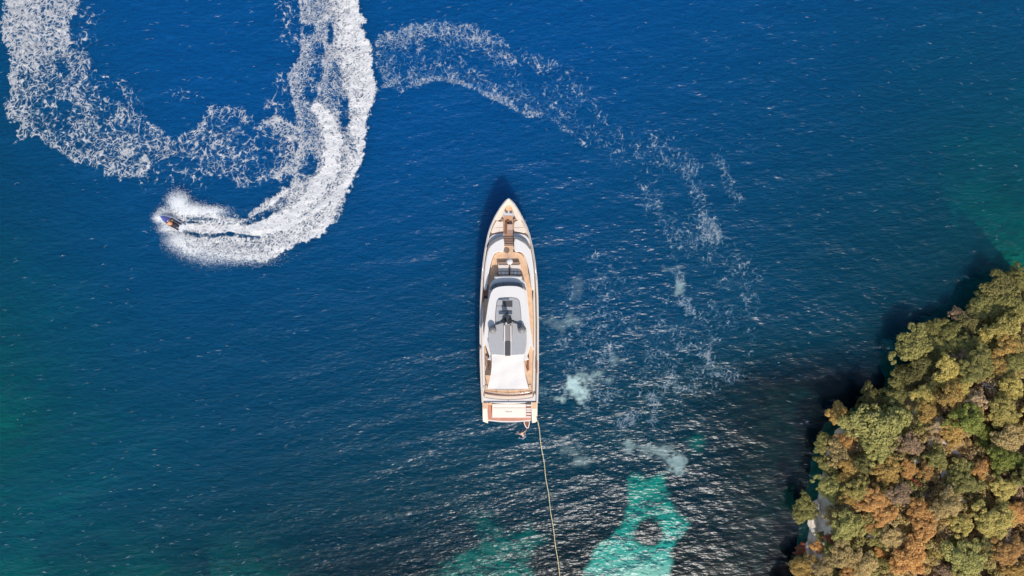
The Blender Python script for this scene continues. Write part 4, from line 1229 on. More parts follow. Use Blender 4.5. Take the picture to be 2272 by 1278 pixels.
# coaming behind the pads, tinted windshields, white coachroof
CO_L = smooth_pts([(1116.5, 518), (1116.5, 525), (1104, 528), (1094, 533.5), (1086, 541), (1081.5, 536), (1088, 525), (1098, 519.5)], 3)
slab('coaming', CO_L, DECK, 3.2, M_GEL, bev=0.05)
slab('coaming', mirror(CO_L, 1128.4 + 0.3), DECK, 3.2, M_GEL, bev=0.05)
WS_L = smooth_pts([(1117.0, 523.5), (1117.0, 529.5), (1108, 531.5), (1097, 536.5), (1088, 544), (1083, 552), (1080.5, 551), (1085, 541), (1092, 533), (1104, 526)], 3)
slab('windshield', WS_L, DECK, 3.72, M_GLASS, bev=0.04)
slab('windshield', mirror(WS_L, 1128.8), DECK, 3.72, M_GLASS, bev=0.04)
CR_L = smooth_pts([(1117.3, 530), (1117.3, 557), (1108, 558.5), (1099, 562), (1094, 569), (1089, 585), (1084.5, 605), (1079.5, 640), (1073.5, 640), (1075, 600), (1079, 570), (1084, 551), (1092, 541), (1104, 533)], 3)
slab('coachroof', CR_L, DECK, 3.65, M_GEL, bev=0.16, seg=4)
slab('coachroof', mirror(CR_L, 1129.6), DECK, 3.65, M_GEL, bev=0.16, seg=4)
# stairs through the coachroof
slab('stairwell', [(1117.6, 520.5), (1138.4, 520.5), (1138.6, 545), (1117.6, 545)], DECK, DECK + 0.12, M_MAHOG, bev=0)
for k in range(6):
    y = 521.5 + k * 3.9
    slab('stair_tread', [(1118.0, y), (1138.2, y), (1138.2, y + 2.7), (1118.0, y + 2.7)], DECK + 0.10, DECK + 0.22 + k * 0.10, M_BROWN, bev=0.02)
# upper teak deck: a U round the superstructure
UP = [(1118.0, 544.8), (1138.6, 544.8), (1138.8, 559), (1150, 561), (1158, 565), (1163, 572), (1168, 590), (1174, 612), (1179, 640), (1182, 670), (1183.5, 720), (1183, 780), (1181.5, 830), (1180.5, 866),
      (1170, 870), (1131, 873), (1090, 870), (1077, 866), (1076.5, 830), (1075, 780), (1073, 720), (1074, 670), (1078, 640), (1084, 615), (1088, 595), (1092, 578), (1096, 567), (1101, 562), (1108, 559.5), (1117.6, 558.5)]
slab('teak_deck', UP, DECK, 3.0, M_TEAK, bev=0.01)
# starboard and port inner bulwark, white
SB = [(1183.8, 636), (1187, 660), (1188, 720), (1187.5, 800), (1186.5, 866), (1181.0, 866), (1182.0, 830), (1183.6, 780), (1184.2, 720), (1182.6, 670)]
slab('side_bulwark', SB, DECK, 3.22, M_WARM, bev=0.05)
slab('side_bulwark', [(1071, 668), (1073.0, 672), (1072.4, 720), (1074.4, 780), (1075.6, 830), (1076, 866), (1071.6, 866), (1069.5, 800), (1069, 720)], DECK, 3.22, M_GEL, bev=0.05)
slab('rubbing_strip', [(1190.6, 800), (1192.6, 800), (1192.4, 828), (1190.4, 828)], 3.18, 3.225, M_MAHOG, bev=0)
# port side stairs, laid flat; a black plate imitates the dark open well
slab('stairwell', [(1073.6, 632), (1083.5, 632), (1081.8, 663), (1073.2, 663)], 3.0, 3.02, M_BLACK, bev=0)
for k in range(6):
    y = 634 + k * 3.9
    slab('stair_tread', [(1075.2 - k * .2, y), (1084.2 - k * .35, y), (1083.9 - k * .35, y + 2.6), (1075.0 - k * .2, y + 2.6)], 3.02, 3.10 - k * 0.008, M_BROWN if k < 3 else M_MAHOG, bev=0.01)

# ---- sun lounge in front of the bridge
lounge_y = 586
slab('lounge_backrest', [(1104, 580.8), (1152.5, 580.8), (1152.8, 585.6), (1103.6, 585.6)], 3.0, 3.55, M_BROWN, bev=0.05)
for x0, x1 in ((1105.0, 1129.2), (1131.6, 1154.6)):
    c_ = slab('lounge_cushion', [(x0, 586.5), (x1, 586.5), (x1 + 0.2, 602.5), (x0 - 0.2, 602.5)], 3.0, 3.5, M_CUSH, bev=0.10, seg=3)
    for k in range(3):
        q = x0 + 1 + k * 7.7
        slab('pillow', smooth_pts([(q, 603.5), (q + 6.5, 603.2), (q + 6.8, 608.4), (q + 0.2, 608.8)], 3), 3.2, 3.72 + 0.04 * (k % 2), M_CUSH if k != 1 else M_GEL, bev=0.10, seg=3)
slab('lounge_base', [(1103.6, 602.5), (1155.4, 602.5), (1155.8, 611.5), (1103, 611.5)], 3.0, 3.22, M_MAHOG, bev=0.03)
slab('lounge_divider', [(1129.6, 588), (1131.2, 588), (1131.2, 603), (1129.6, 603)], 3.0, 3.56, M_DGREY, bev=0.02)

# ---- superstructure
FAIR = smooth_pts([(1102, 612.5), (1154, 612.5), (1158, 619), (1165, 627), (1168.5, 642), (1171, 670), (1176, 720), (1178, 760), (1170, 790), (1168, 800), (1088, 800), (1086, 790), (1077, 760), (1079, 720), (1083, 670), (1085.5, 642), (1089, 628), (1097, 619)], 3)
slab('superstructure', FAIR, 3.0, 4.75, M_GEL, bev=0.22, seg=4)
WS = smooth_pts([(1087.2, 643), (1089.5, 635.5), (1098, 629.5), (1112, 626.6), (1130, 625.6), (1146, 626.6), (1158, 630), (1165.5, 636), (1167.3, 645), (1164, 642), (1157, 637.5), (1146, 635), (1130, 634), (1112, 635), (1099, 638), (1091, 642)], 3)
slab('bridge_windscreen', WS, 4.6, 5.12, M_GLASS, bev=0.05)
for x, y0, y1 in ((1099, 628.8, 638), (1117, 626, 634.8), (1151, 627.2, 635.8)):
    slab('windscreen_post', [(x - .5, y0), (x + .5, y0), (x + .5, y1), (x - .5, y1)], 5.0, 5.16, M_DGREY, bev=0)
# hardtop
HT = smooth_pts([(1094, 642), (1102, 637.5), (1114, 635), (1130, 634.2), (1146, 635), (1156, 638), (1161, 642.5)], 4, False) + \
     smooth_pts([(1163.5, 650), (1167.5, 672), (1172, 698), (1177, 730), (1180.5, 756), (1184, 777), (1179, 770), (1172, 757), (1168.5, 745), (1167, 728), (1160, 720), (1150, 716), (1130, 714), (1108, 716), (1097, 720),
                  (1085, 728), (1083.2, 745), (1079.5, 757), (1074.5, 769), (1073, 757), (1075, 730), (1079.5, 698), (1083.5, 672), (1089, 650)], 4, False)
slab('hardtop', HT, 5.55, 5.95, M_GEL, bev=0.14, seg=4)
GR = smooth_pts([(1099.5, 719), (1099.5, 700), (1101.5, 680), (1103.5, 668), (1108, 662.5), (1118, 660.5), (1128, 660.2), (1138, 660.5), (1147, 663), (1152, 669), (1154, 682), (1155.5, 700), (1156.2, 719)], 4, False)
slab('roof_seal', [((x - 1127.6) * 1.035 + 1127.6, (y - 690) * 1.012 + 690) for x, y in GR], 5.9, 5.975, M_DGREY, bev=0)
slab('roof_panel', GR, 5.9, 6.02, M_GREY, bev=0.03)
GR2 = [(1093, 726), (1100, 720.5), (1112, 717), (1128, 716), (1144, 717), (1156, 720.5), (1163, 725), (1167.5, 733), (1168.5, 748), (1168, 765), (1165.5, 780), (1163.6, 785), (1150, 787.2), (1128, 788.5), (1104, 787.2), (1089, 785.5), (1086.5, 778), (1083.5, 762), (1083, 745), (1084.5, 733), (1088, 728)]
slab('aft_roof_panel', GR2, 5.75, 6.06, M_GREY, bev=0.05)
slab('skylight', [(1114.6, 667), (1137, 667), (1137, 681), (1114.6, 681)], 6.02, 6.05, M_DGREY, bev=0)
slab('panel_seam', [(1101.5, 678.5), (1113, 678.5), (1113, 679.3), (1101.5, 679.3)], 6.02, 6.03, M_DGREY, bev=0)
# the centre strip with its two white rails
slab('walk_strip', [(1117, 722), (1138, 722), (1136, 756), (1116, 756)], 6.06, 6.085, plain('mauve_grey_panel', (0.26, 0.225, 0.215), 0.5), bev=0)
slab('grating', [(1120.6, 757), (1132.6, 757), (1132.4, 789.5), (1120.6, 789.5)], 6.06, 6.12, M_DGREY, bev=0.01)
for x in (1119.2, 1134.0):
    slab('white_rail', [(x - 1.5, 758 if x < 1130 else 758), (x + 1.5 - (0.4 if x > 1130 else 0), 758), (x + 1.2 - (0.8 if x > 1130 else 0), 722), (x - 1.2 - (0.6 if x > 1130 else 0), 722)], 6.085, 6.28, M_GEL, bev=0.03)
    slab('white_edge', [(x - 0.5, 788.5), (x + 0.5, 788.5), (x + 0.5, 758.5), (x - 0.5, 758.5)], 6.06, 6.10, M_GEL, bev=0)

# ---- mast with radar
mast = empty('radar_mast', P(1126, 711, 6.02)); mast.parent = yacht
def mslab(name, pts, z0, z1, mat, bev=0.02):
    o = slab(name, pts, z0, z1, mat, mast, bev)
    o.location = -Vector(mast.location)
    return o
mslab('mast_base', [(1117, 706), (1135, 706), (1136, 716), (1130, 719), (1120, 719), (1115, 716)], 6.0, 6.5, M_BLACK, 0.06)
mslab('mast_column', smooth_pts([(1122.5, 697), (1127.5, 697), (1130, 706), (1129, 715), (1122, 715), (1121.5, 706)], 3), 6.0, 7.3, plain('dark_grey_mast', (0.05, 0.05, 0.055), 0.4), 0.12)
mslab('crossarm', [(1111, 709.5), (1117, 708), (1124, 710), (1133, 707.5), (1141, 711), (1140, 714.5), (1132, 713.5), (1119, 714), (1111, 714.5)], 7.0, 7.25, M_BLACK, 0.05)
mslab('radar_scanner', [(1112.8, 689.6), (1136, 688.4), (1136.2, 690.4), (1113, 691.6)], 7.55, 7.72, M_BLACK, 0.03)
mslab('scanner_motor', smooth_pts([(1122, 692), (1127, 692), (1127, 698), (1122, 698)], 3), 7.1, 7.5, M_BLACK, 0.05)
bm = bmesh.new(); tube_bm(bm, [(0, 0, 1.2), (0, 0, 2.3)], [0.14, 0.09], 10)
from_bm('antenna_pole', bm, M_GEL, mast, True).location = P(1124.3, 710, 0) - Vector((mast.location.x, mast.location.y, 0))
for x0, x1 in ((1099.5, 1116), (1138, 1155.5)):
    mslab('brace', [(x0, 719.5 if x0 < 1120 else 714.5), (x1, 714.5 if x0 < 1120 else 719), (x1, 715.5 if x0 < 1120 else 720), (x0, 720.5 if x0 < 1120 else 715.5)], 6.06, 6.3, M_BLACK, 0)
# satellite domes
M_DOME = plain('grey_satellite_dome', (0.24, 0.22, 0.21), 0.35, var=0.05)
for cx, cy in ((1093.0, 731.5), (1157.6, 731.5)):
    d_ = empty('satellite_dome', P(cx, cy, 6.06)); d_.parent = yacht
    bm = bmesh.new()
    prof = [(0.30, 0), (0.34, 0.12), (0.45, 0.2), (0.46, 0.5), (0.42, 0.75), (0.30, 0.93), (0.12, 1.0), (0.0, 1.01)]
    rings = [[bm.verts.new((r * math.cos(6.2832 * k / 20), r * math.sin(6.2832 * k / 20), z)) for k in range(20)] for r, z in prof[:-1]]
    tip = bm.verts.new((0, 0, 1.01))
    for A, B in zip(rings, rings[1:]):
        for k in range(20): bm.faces.new((A[k], A[(k + 1) % 20], B[(k + 1) % 20], B[k]))
    for k in range(20): bm.faces.new((rings[-1][k], rings[-1][(k + 1) % 20], tip))
    from_bm('dome_shell', bm, M_DOME, d_, True)
    bm = bmesh.new(); bmesh.ops.create_cone(bm, cap_ends=True, segments=20, radius1=0.47, radius2=0.47, depth=0.06, matrix=Matrix.Translation((0, 0, 0.16)))
    from_bm('dome_rim', bm, M_BLACK, d_)

# ---- aft awning: stretched cloth with hollow edges
def awning():
    nx, ny = 28, 26
    V = np.zeros((ny, nx, 3))
    for j in range(ny):
        t = j / (ny - 1)
        py = 786.5 + t * 78.5
        hw = 37.0 + 9.8 * t ** 1.7 - 2.2 * math.sin(math.pi * t)
        for i in range(nx):
            u = 2 * i / (nx - 1) - 1
            z = 5.55 - 0.75 * t ** 1.4 - 0.18 * math.sin(math.pi * t) * (1 - u * u) - 0.12 * (u * u) + 0.03 * math.sin(9 * u + 4 * t) * t + 0.025 * math.sin(14 * t + 3 * u) * (1 - t * 0.4)
            yy = py + (1.5 * (u * u) * -1.6 if t > 0.97 else 0) * (t - 0.5) * 2 - (0.0 if t > 0.02 else 0)
            V[j, i] = P(1127.3 + u * hw, yy, z)
    top = V.reshape(-1, 3)
    bot = top - np.array([0, 0, 0.03])
    F = grid_faces(ny, nx)
    n = len(top)
    faces = [F, F[:, ::-1] + n]
    idx = np.arange(n).reshape(ny, nx)
    rim = np.concatenate([idx[0], idx[1:, -1], idx[-1, -2::-1], idx[-2:0:-1, 0]])
    faces.append(np.stack([rim, np.roll(rim, -1), np.roll(rim, -1) + n, rim + n], -1))
    return np_mesh('awning', np.concatenate([top, bot]), np.concatenate(faces), True)
link('awning', awning(), M_AWN, yacht)
for x, y in ((1085, 824), (1170, 824), (1081, 863), (1174, 863)):
    bm = bmesh.new(); a = P(x, y, 4.7); tube_bm(bm, [(a.x, a.y, 3.0), (a.x, a.y, 4.75)], 0.05, 6)
    from_bm('awning_pole', bm, M_STEEL, yacht)
# deck furniture shaded by the awning
slab('aft_sofa', [(1170.5, 790), (1174, 790), (1174, 822), (1170.5, 822)], 3.0, 3.6, M_MAHOG, bev=0.04)
slab('aft_sofa', [(1077.5, 789), (1083.5, 789), (1083.5, 815), (1077.5, 815)], 3.0, 3.35, M_BROWN, bev=0.04)

# ---- aft rail, seat band and transom
arc = lambda y, d, x0=1075, x1=1182: [(x0 + (x1 - x0) * k / 12, y + d * (1 - ((k - 6) / 6) ** 2)) for k in range(13)]
tube('aft_rail', [P(x, y, 3.9) for x, y in arc(868.5, 6)], 0.05, M_STEEL, yacht)
for k in (0, 3, 6, 9, 12):
    x, y = arc(868.5, 6)[k]
    a = P(x, y, 3.9); tube('rail_post', [(a.x, a.y, 3.0), (a.x, a.y, 3.9)], 0.035, M_STEEL, yacht)
slab('teak_sill', arc(866, 5) + arc(869.5, 5.4)[::-1], 2.9, 3.06, M_TEAK, bev=0)
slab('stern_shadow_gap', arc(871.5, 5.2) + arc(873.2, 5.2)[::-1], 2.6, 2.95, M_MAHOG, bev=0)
slab('stern_bench', arc(873.4, 5.2) + arc(881, 5)[::-1], 2.5, 3.0, M_CREAM, bev=0.05)
slab('stern_coaming', [(1071, 872)] + arc(881.6, 5) + [(1186, 872), (1190, 876), (1190, 893), (1178, 891.2), (1167, 892)] + arc(894, 2.2, 1092, 1167)[::-1] + [(1081, 893), (1071, 893)], 2.3, 2.9, M_GEL, bev=0.07, seg=3)
slab('coaming_catch', [(1127.5, 886), (1129, 886), (1129, 893), (1127.5, 893)], 2.9, 2.95, M_STEEL, bev=0)
# swim platform, wings and steps
slab('swim_platform', smooth_pts([(1083, 892), (1178, 892)], 1, True) + [(1178.5, 933.5)] + arc(933.5, 3.6, 1083, 1178)[::-1], -0.3, 0.62, M_GEL, bev=0.05)
slab('platform_teak', [(1083, 898), (1091.6, 898), (1091.6, 926.5), (1178, 926.5), (1177.6, 932)] + arc(931.3, 3.0, 1083.5, 1177)[::-1], 0.62, 0.65, M_TEAK2, bev=0)
WL = [(1070.2, 893), (1081.6, 893), (1082.2, 915), (1083, 933), (1082.6, 939), (1076, 937.5), (1071.4, 935), (1070.6, 920)]
slab('stern_wing', WL, -0.3, lambda py: 2.1 - max(0, py - 908) * 0.03, M_CREAM, bev=0.10, seg=3)
WR = [(1178.6, 893), (1192.6, 893), (1192.4, 920), (1191.6, 935), (1188, 937.5), (1180.6, 939), (1179.4, 925)]
slab('stern_wing', WR, -0.3, lambda py: 2.1 - max(0, py - 908) * 0.03, M_CREAM, bev=0.10, seg=3)
slab('wing_teak', [(1071.5, 895), (1081, 895), (1081.2, 907), (1071.6, 907)], 2.1, 2.13, M_TEAK, bev=0)
slab('wing_teak', [(1179.6, 890), (1191, 890), (1190.8, 907), (1179.8, 907)], 2.905, 2.93, M_TEAK, bev=0)
slab('cockpit_gate', [(1081.5, 894), (1091.5, 894), (1091.5, 899), (1081.5, 899)], 0.6, 2.0, M_TEAK, bev=0.02)
door = slab('garage_door', [(1092, 896.5), (1166.5, 896.5), (1166.8, 926.8), (1092, 926.8)], 0.4, lambda py: 2.45 - (py - 896.5) * 0.052, plain('cream_garage_door', (0.68, 0.575, 0.49), 0.4, var=0.03), bev=0.04)
slab('door_seam', [(1094, 904.6), (1165.5, 904.6), (1165.5, 905.5), (1094, 905.5)], 1.9, lambda py: 2.462 - (py - 896.5) * 0.052, M_DGREY, door, bev=0)
for k in range(5):
    y = (893.2, 899.5, 907.5, 914, 920.5)[k]
    h = (4.5, 6.2, 3.0, 3.0, 3.0)[k]
    z = 2.4 - k * 0.38
    slab('stern_step', [(1167.2, y - 0.5), (1178.4, y - 0.5), (1178.4, y + h + 3.2), (1167.2, y + h + 3.2)], 0.5, z, M_GEL, bev=0.02)
    slab('step_tread', [(1167.4, y), (1178.3, y), (1178.3, y + h), (1167.4, y + h)], z - 0.02, z + 0.02, M_DGREY if k == 0 else M_MAHOG, bev=0)
# the name lettering on the garage door
def lettering(body, px, py, size, shear):
    cu = bpy.data.curves.new('name_lettering', 'FONT')
    cu.body = body; cu.size = size; cu.extrude = 0.006; cu.shear = shear; cu.align_x = 'CENTER'; cu.align_y = 'CENTER'
    tmp = bpy.data.objects.new('tmp', cu); COL.objects.link(tmp)
    dg = bpy.context.evaluated_depsgraph_get()
    me = bpy.data.meshes.new_from_object(tmp.evaluated_get(dg))
    bpy.data.objects.remove(tmp)
    o = link('name_lettering', me, plain('grey_lettering', (0.16, 0.14, 0.13), 0.4), door)
    z = 2.45 - (py - 896.5) * 0.052
    o.location = P(px, py, z) + Vector((0, 0, 0.02))
    o.rotation_euler = (math.atan(0.052 / (K * 0.975)), 0, 0)
    return o
lettering('Kiara', 1128.5, 913.2, 0.42, 0.25)

# ---- parasol on the foredeck
par = empty('parasol', P(1131, 581.5, 3.0) + Vector((OX, OY, 0)))
tag(par, 'small white sun parasol open above the foredeck lounge', 'parasol')
bm = bmesh.new()
segs = 16
c0 = bm.verts.new((0, 0, 1.95)); r1 = [bm.verts.new((0.22 * math.cos(6.2832 * k / segs), 0.22 * math.sin(6.2832 * k / segs), 1.90)) for k in range(segs)]
r2 = [bm.verts.new(((0.40 - 0.02 * (k % 2)) * math.cos(6.2832 * k / segs), (0.40 - 0.02 * (k % 2)) * math.sin(6.2832 * k / segs), 1.74)) for k in range(segs)]
r3 = [bm.verts.new((v.co.x * 0.97, v.co.y * 0.97, 1.70)) for v in r2]
for k in range(segs):
    bm.faces.new((c0, r1[k], r1[(k + 1) % segs])); bm.faces.new((r1[k], r2[k], r2[(k + 1) % segs], r1[(k + 1) % segs])); bm.faces.new((r2[k], r3[k], r3[(k + 1) % segs], r2[(k + 1) % segs]))
from_bm('canopy', bm, M_AWN, par)
bm = bmesh.new(); tube_bm(bm, [(0, 0, 0.0), (0, 0, 2.0)], 0.03, 8); from_bm('pole', bm, M_STEEL, par)

# ---- guard rail round the bow
pts = []
for side in (0, 1):
    L, Rr = outline(1.6, 444, 640)
    q = L if side == 0 else Rr
    pp = [P(x, y + 1.0, sheer(y) + 0.62) for x, y in q]
    tube('guard_rail', [tuple(a) for a in pp], 0.022, M_STEEL, yacht)
    for a, (x, y) in zip(pp, q):
        tube('rail_post', [(a.x, a.y, sheer(y) + 0.05), tuple(a)], 0.02, M_STEEL, yacht, 5)
# ---- fender on the port side
fen = empty('boat_fender', P(1066.3, 767.5, 1.7) + Vector((OX, OY, 0)))
tag(fen, 'dark fender hanging against the port side of the yacht', 'fender')
bm = bmesh.new()
tube_bm(bm, [(0, 0.36, 1.25), (0, 0.33, 1.32), (0, 0.0, 1.4), (0, -0.33, 1.32), (0, -0.36, 1.25)], [0.05, 0.16, 0.20, 0.16, 0.05], 12)
from_bm('fender_body', bm, M_DGREY, fen, True)
bm = bmesh.new(); tube_bm(bm, [(0, 0.2, 1.4), (0.15, 0.2, 1.5)], 0.02, 5); from_bm('lanyard', bm, M_AWN, fen)
# swim ladder let down at the stern
lad = empty('swim_ladder', P(1168.6, 940, 0.3)); lad.parent = yacht
def lad_poly(s): return smooth_pts([(1163.4, 934.5), (1174, 934.5), (1173.8, 942), (1172.6, 947), (1170.4, 949.6), (1166.6, 946.5), (1164.2, 941.5)], 3)
bm = bmesh.new()
q = [P(x, y, 0.55 - (y - 934) * 0.012) for x, y in lad_poly(1)]
tube_bm(bm, [tuple(a - Vector(lad.location)) for a in q] + [tuple(q[0] - Vector(lad.location))], 0.075, 6)
from_bm('ladder_rim', bm, plain('pinkish_white_rim', (0.78, 0.62, 0.54), 0.5), lad, True)
for k in range(4):
    y = 936.5 + k * 3.0
    w_ = (4.2, 4.0, 3.2, 1.8)[k]
    o = slab('ladder_tread', [(1168.7 - w_, y), (1168.7 + w_ * 0.95, y), (1168.9 + w_ * 0.9, y + 2.3), (1168.9 - w_ * 0.85, y + 2.3)], 0.30 - k * 0.035, 0.42 - k * 0.035, M_MAHOG, lad, bev=0.01)
    o.location = -Vector(lad.location)
# ------------------------------------------------------------------ people, jet ski, rope
M_SKIN = plain('sunlit_skin', (0.62, 0.36, 0.23), 0.6, var=0.05)
M_HAIR = plain('brown_hair', (0.10, 0.055, 0.025), 0.7, var=0.2, scale=30)

def skin_body(name, joints, edges, radii, mat, parent):
    me = bpy.data.meshes.new(name)
    names = list(joints)
    me.from_pydata([joints[k] for k in names], [(names.index(a), names.index(b)) for a, b in edges], [])
    o = link(name, me, mat, parent)
    md = o.modifiers.new('skin', 'SKIN'); md.use_smooth_shade = True
    for v, k in zip(me.skin_vertices[0].data, names):
        r = radii[k]; v.radius = (r, r) if not isinstance(r, tuple) else r
        v.use_root = (k == 'pelvis')
    sd = o.modifiers.new('subdivision', 'SUBSURF'); sd.levels = 2; sd.render_levels = 2
    dg = bpy.context.evaluated_depsgraph_get()
    m2 = bpy.data.meshes.new_from_object(o.evaluated_get(dg))
    o.modifiers.clear(); o.data = m2
    if not m2.materials: m2.materials.append(mat)
    m2.polygons.foreach_set('use_smooth', [True] * len(m2.polygons))
    return o

def human(parent, J, head_dir, hair=M_HAIR, fingers=True):
    """J: joint positions (pelvis, chest, neck, head, shoulder/elbow/hand, hip/knee/foot for l and r)"""
    rad = {'pelvis': 0.135, 'waist': 0.125, 'chest': 0.15, 'neck': 0.058, 'chin': 0.075, 'head': 0.105, 'crown': 0.075}
    E = [('pelvis', 'waist'), ('waist', 'chest'), ('chest', 'neck'), ('neck', 'chin'), ('chin', 'head'), ('head', 'crown')]
    J = dict(J); face = J.pop('face', (1, 0, 0))
    v = lambda k: Vector(J[k])
    if 'waist' not in J: J['waist'] = tuple(v('pelvis').lerp(v('chest'), 0.5))
    hd = Vector(head_dir).normalized()
    J['chin'] = tuple(v('neck') + hd * 0.07); J['head'] = tuple(v('neck') + hd * 0.16); J['crown'] = tuple(v('neck') + hd * 0.235)
    for s in 'lr':
        for a, b, r in (('chest', 'shoulder_', 0.068), ('shoulder_', 'elbow_', 0.048), ('elbow_', 'wrist_', 0.034), ('wrist_', 'palm_', 0.036)):
            E.append((a if a == 'chest' else a + s, b + s)); rad[b + s] = r
        for a, b, r in (('pelvis', 'hip_', 0.095), ('hip_', 'knee_', 0.066), ('knee_', 'ankle_', 0.045), ('ankle_', 'toe_', 0.036)):
            E.append((a if a == 'pelvis' else a + s, b + s)); rad[b + s] = r
        w, el = v('wrist_' + s), v('elbow_' + s)
        d = (w - el).normalized()
        J['palm_' + s] = tuple(w + d * 0.07)
        if fingers:
            sd = d.cross(Vector((0, 0, 1)))
            sd = sd.normalized() if sd.length > 0.05 else Vector((1, 0, 0))
            for k, (off, ln) in enumerate(((-0.036, 0.07), (-0.012, 0.085), (0.012, 0.08), (0.036, 0.062))):
                b0 = v('palm_' + s) + d * 0.035 + sd * off; b1 = b0 + d * ln * 0.6 + Vector((0, 0, -0.015)); b2 = b1 + d * ln * 0.4 + Vector((0, 0, -0.035))
                for nm, p in (('fa%d' % k, b0), ('fb%d' % k, b1), ('fc%d' % k, b2)): J[nm + s] = tuple(p); rad[nm + s] = 0.010
                E += [('palm_' + s, 'fa%d' % k + s), ('fa%d' % k + s, 'fb%d' % k + s), ('fb%d' % k + s, 'fc%d' % k + s)]
            sg = -1 if s == 'l' else 1
            t0 = w + d * 0.04 + sd * 0.05 * sg; t1 = t0 + d * 0.05 + sd * 0.015 * sg
            J['ta' + s] = tuple(t0); J['tb' + s] = tuple(t1); rad['ta' + s] = rad['tb' + s] = 0.011
            E += [('palm_' + s, 'ta' + s), ('ta' + s, 'tb' + s)]
        a, kn = v('ankle_' + s), v('knee_' + s)
        if 'toe_' + s not in J: J['toe_' + s] = tuple(a + Vector((0.16, 0, -0.05)))
    body = skin_body('body', J, E, rad, M_SKIN, parent)
    h = v('neck') + hd * 0.175
    bm = bmesh.new()
    bmesh.ops.create_uvsphere(bm, u_segments=14, v_segments=9, radius=0.118)
    fw = Vector(face).normalized()
    for q in bm.verts:
        k = q.co.dot(fw)
        if k > 0.035: q.co -= fw * (k - 0.035)
        q.co *= 1 + 0.05 * math.sin(q.co.x * 90 + q.co.y * 70)
        q.co += h
    from_bm('hair', bm, hair, parent, True)
    # face: nose and eyes
    bm = bmesh.new()
    for off in (-0.035, 0.035):
        sdv = fw.cross(hd).normalized()
        bmesh.ops.create_uvsphere(bm, u_segments=6, v_segments=4, radius=0.012, matrix=Matrix.Translation(v('neck') + hd * 0.155 + fw * 0.098 + sdv * off))
    from_bm('eyes', bm, M_BLACK, parent)
    bm = bmesh.new()
    bmesh.ops.create_cone(bm, cap_ends=True, segments=6, radius1=0.018, radius2=0.006, depth=0.045, matrix=Matrix.Translation(v('neck') + hd * 0.135 + fw * 0.108) @ fw.to_track_quat('Z', 'Y').to_matrix().to_4x4())
    from_bm('nose', bm, M_SKIN, parent)
    return body

# ---- jet ski (x forward)
JX, JY = W(380.5, 491.5, 0.6)
J_ANG = math.atan2(26, -43)
js = empty('jet_ski', (JX, JY, 0.12), J_ANG)
js.rotation_euler = (R(-9), R(-7), J_ANG)
tag(js, 'blue and white jet ski turning sharply amid its own spray', 'jet ski')
M_JW = plain('white_jet_ski_paint', (0.74, 0.76, 0.82), 0.25, coat=0.4, var=0.03)
M_JB = plain('violet_blue_jet_ski_paint', (0.10, 0.11, 0.36), 0.25, coat=0.4, var=0.06)
M_JM = plain('black_traction_mat', (0.018, 0.014, 0.02), 0.8, var=0.2)
def loft(name, secs, mat, parent, smooth=True):
    """secs: list of (x, [(y,z), ...]) open rings mirrored in y"""
    bm = bmesh.new(); rings = []
    for x, ring in secs:
        full = [(y, z) for y, z in ring] + [(-y, z) for y, z in ring[::-1] if abs(y) > 1e-6]
        rings.append([bm.verts.new((x, y, z)) for y, z in full])
    n = len(rings[0])
    for A, B in zip(rings, rings[1:]):
        for k in range(n): bm.faces.new((A[k], A[(k + 1) % n], B[(k + 1) % n], B[k]))
    bm.faces.new(rings[0][::-1]); bm.faces.new(rings[-1])
    return from_bm(name, bm, mat, parent, smooth)
loft('hull', [(x, [(0.02, z0), (w * 0.55, z0 + 0.06), (w, z0 + 0.24), (w * 1.02, z1 - 0.05), (w * 0.94, z1), (0.02, z1 + 0.02)]) for x, w, z0, z1 in
     ((-1.62, 0.52, -0.05, 0.40), (-1.0, 0.60, -0.15, 0.44), (-0.2, 0.62, -0.2, 0.5), (0.5, 0.58, -0.18, 0.58), (1.0, 0.44, -0.08, 0.62), (1.4, 0.24, 0.12, 0.62), (1.66, 0.06, 0.32, 0.58))], M_JW, js)
loft('hood', [(x, [(0.02, z0), (w, z0), (w * 0.9, z1 - 0.06), (w * 0.5, z1), (0.02, z1 + 0.02)]) for x, w, z0, z1 in
     ((0.18, 0.34, 0.5, 0.86), (0.6, 0.44, 0.55, 0.88), (1.0, 0.36, 0.58, 0.80), (1.35, 0.20, 0.58, 0.70), (1.58, 0.05, 0.56, 0.62))], M_JB, js)
for s in (-1, 1):
    slabm = bmesh.new()
    q = [(-1.25, 0.30), (-1.25, 0.52), (0.1, 0.58), (0.75, 0.44), (0.75, 0.36), (0.1, 0.32)]
    t_ = [slabm.verts.new((x, s * y, 0.56)) for x, y in q]; b_ = [slabm.verts.new((x, s * y, 0.42)) for x, y in q]
    slabm.faces.new(t_); slabm.faces.new(b_[::-1])
    for k in range(6): slabm.faces.new((t_[k], b_[k], b_[(k + 1) % 6], t_[(k + 1) % 6]))
    from_bm('foot_mat', slabm, M_JM, js)
loft('seat', [(x, [(0.02, 0.45), (w, 0.45), (w * 0.9, z1 - 0.05), (w * 0.5, z1), (0.02, z1 + 0.01)]) for x, w, z1 in
     ((-1.1, 0.16, 0.66), (-0.8, 0.22, 0.80), (-0.3, 0.22, 0.80), (0.0, 0.20, 0.78), (0.3, 0.18, 0.84))], M_JM, js)
bm = bmesh.new()
for (x0, x1, w) in ((-1.58, -1.14, 0.46),):
    bmesh.ops.create_cube(bm, size=1, matrix=Matrix.Translation(((x0 + x1) / 2, 0, 0.44)) @ Matrix.Diagonal((x1 - x0, 2 * w, 0.06, 1)))
bmesh.ops.bevel(bm, geom=bm.edges[:], offset=0.02, segments=2, affect='EDGES')
from_bm('rear_deck', bm, plain('pale_grey_jet_ski_deck', (0.62, 0.64, 0.70), 0.4), js)
hb = empty('handlebar'); hb.parent = js
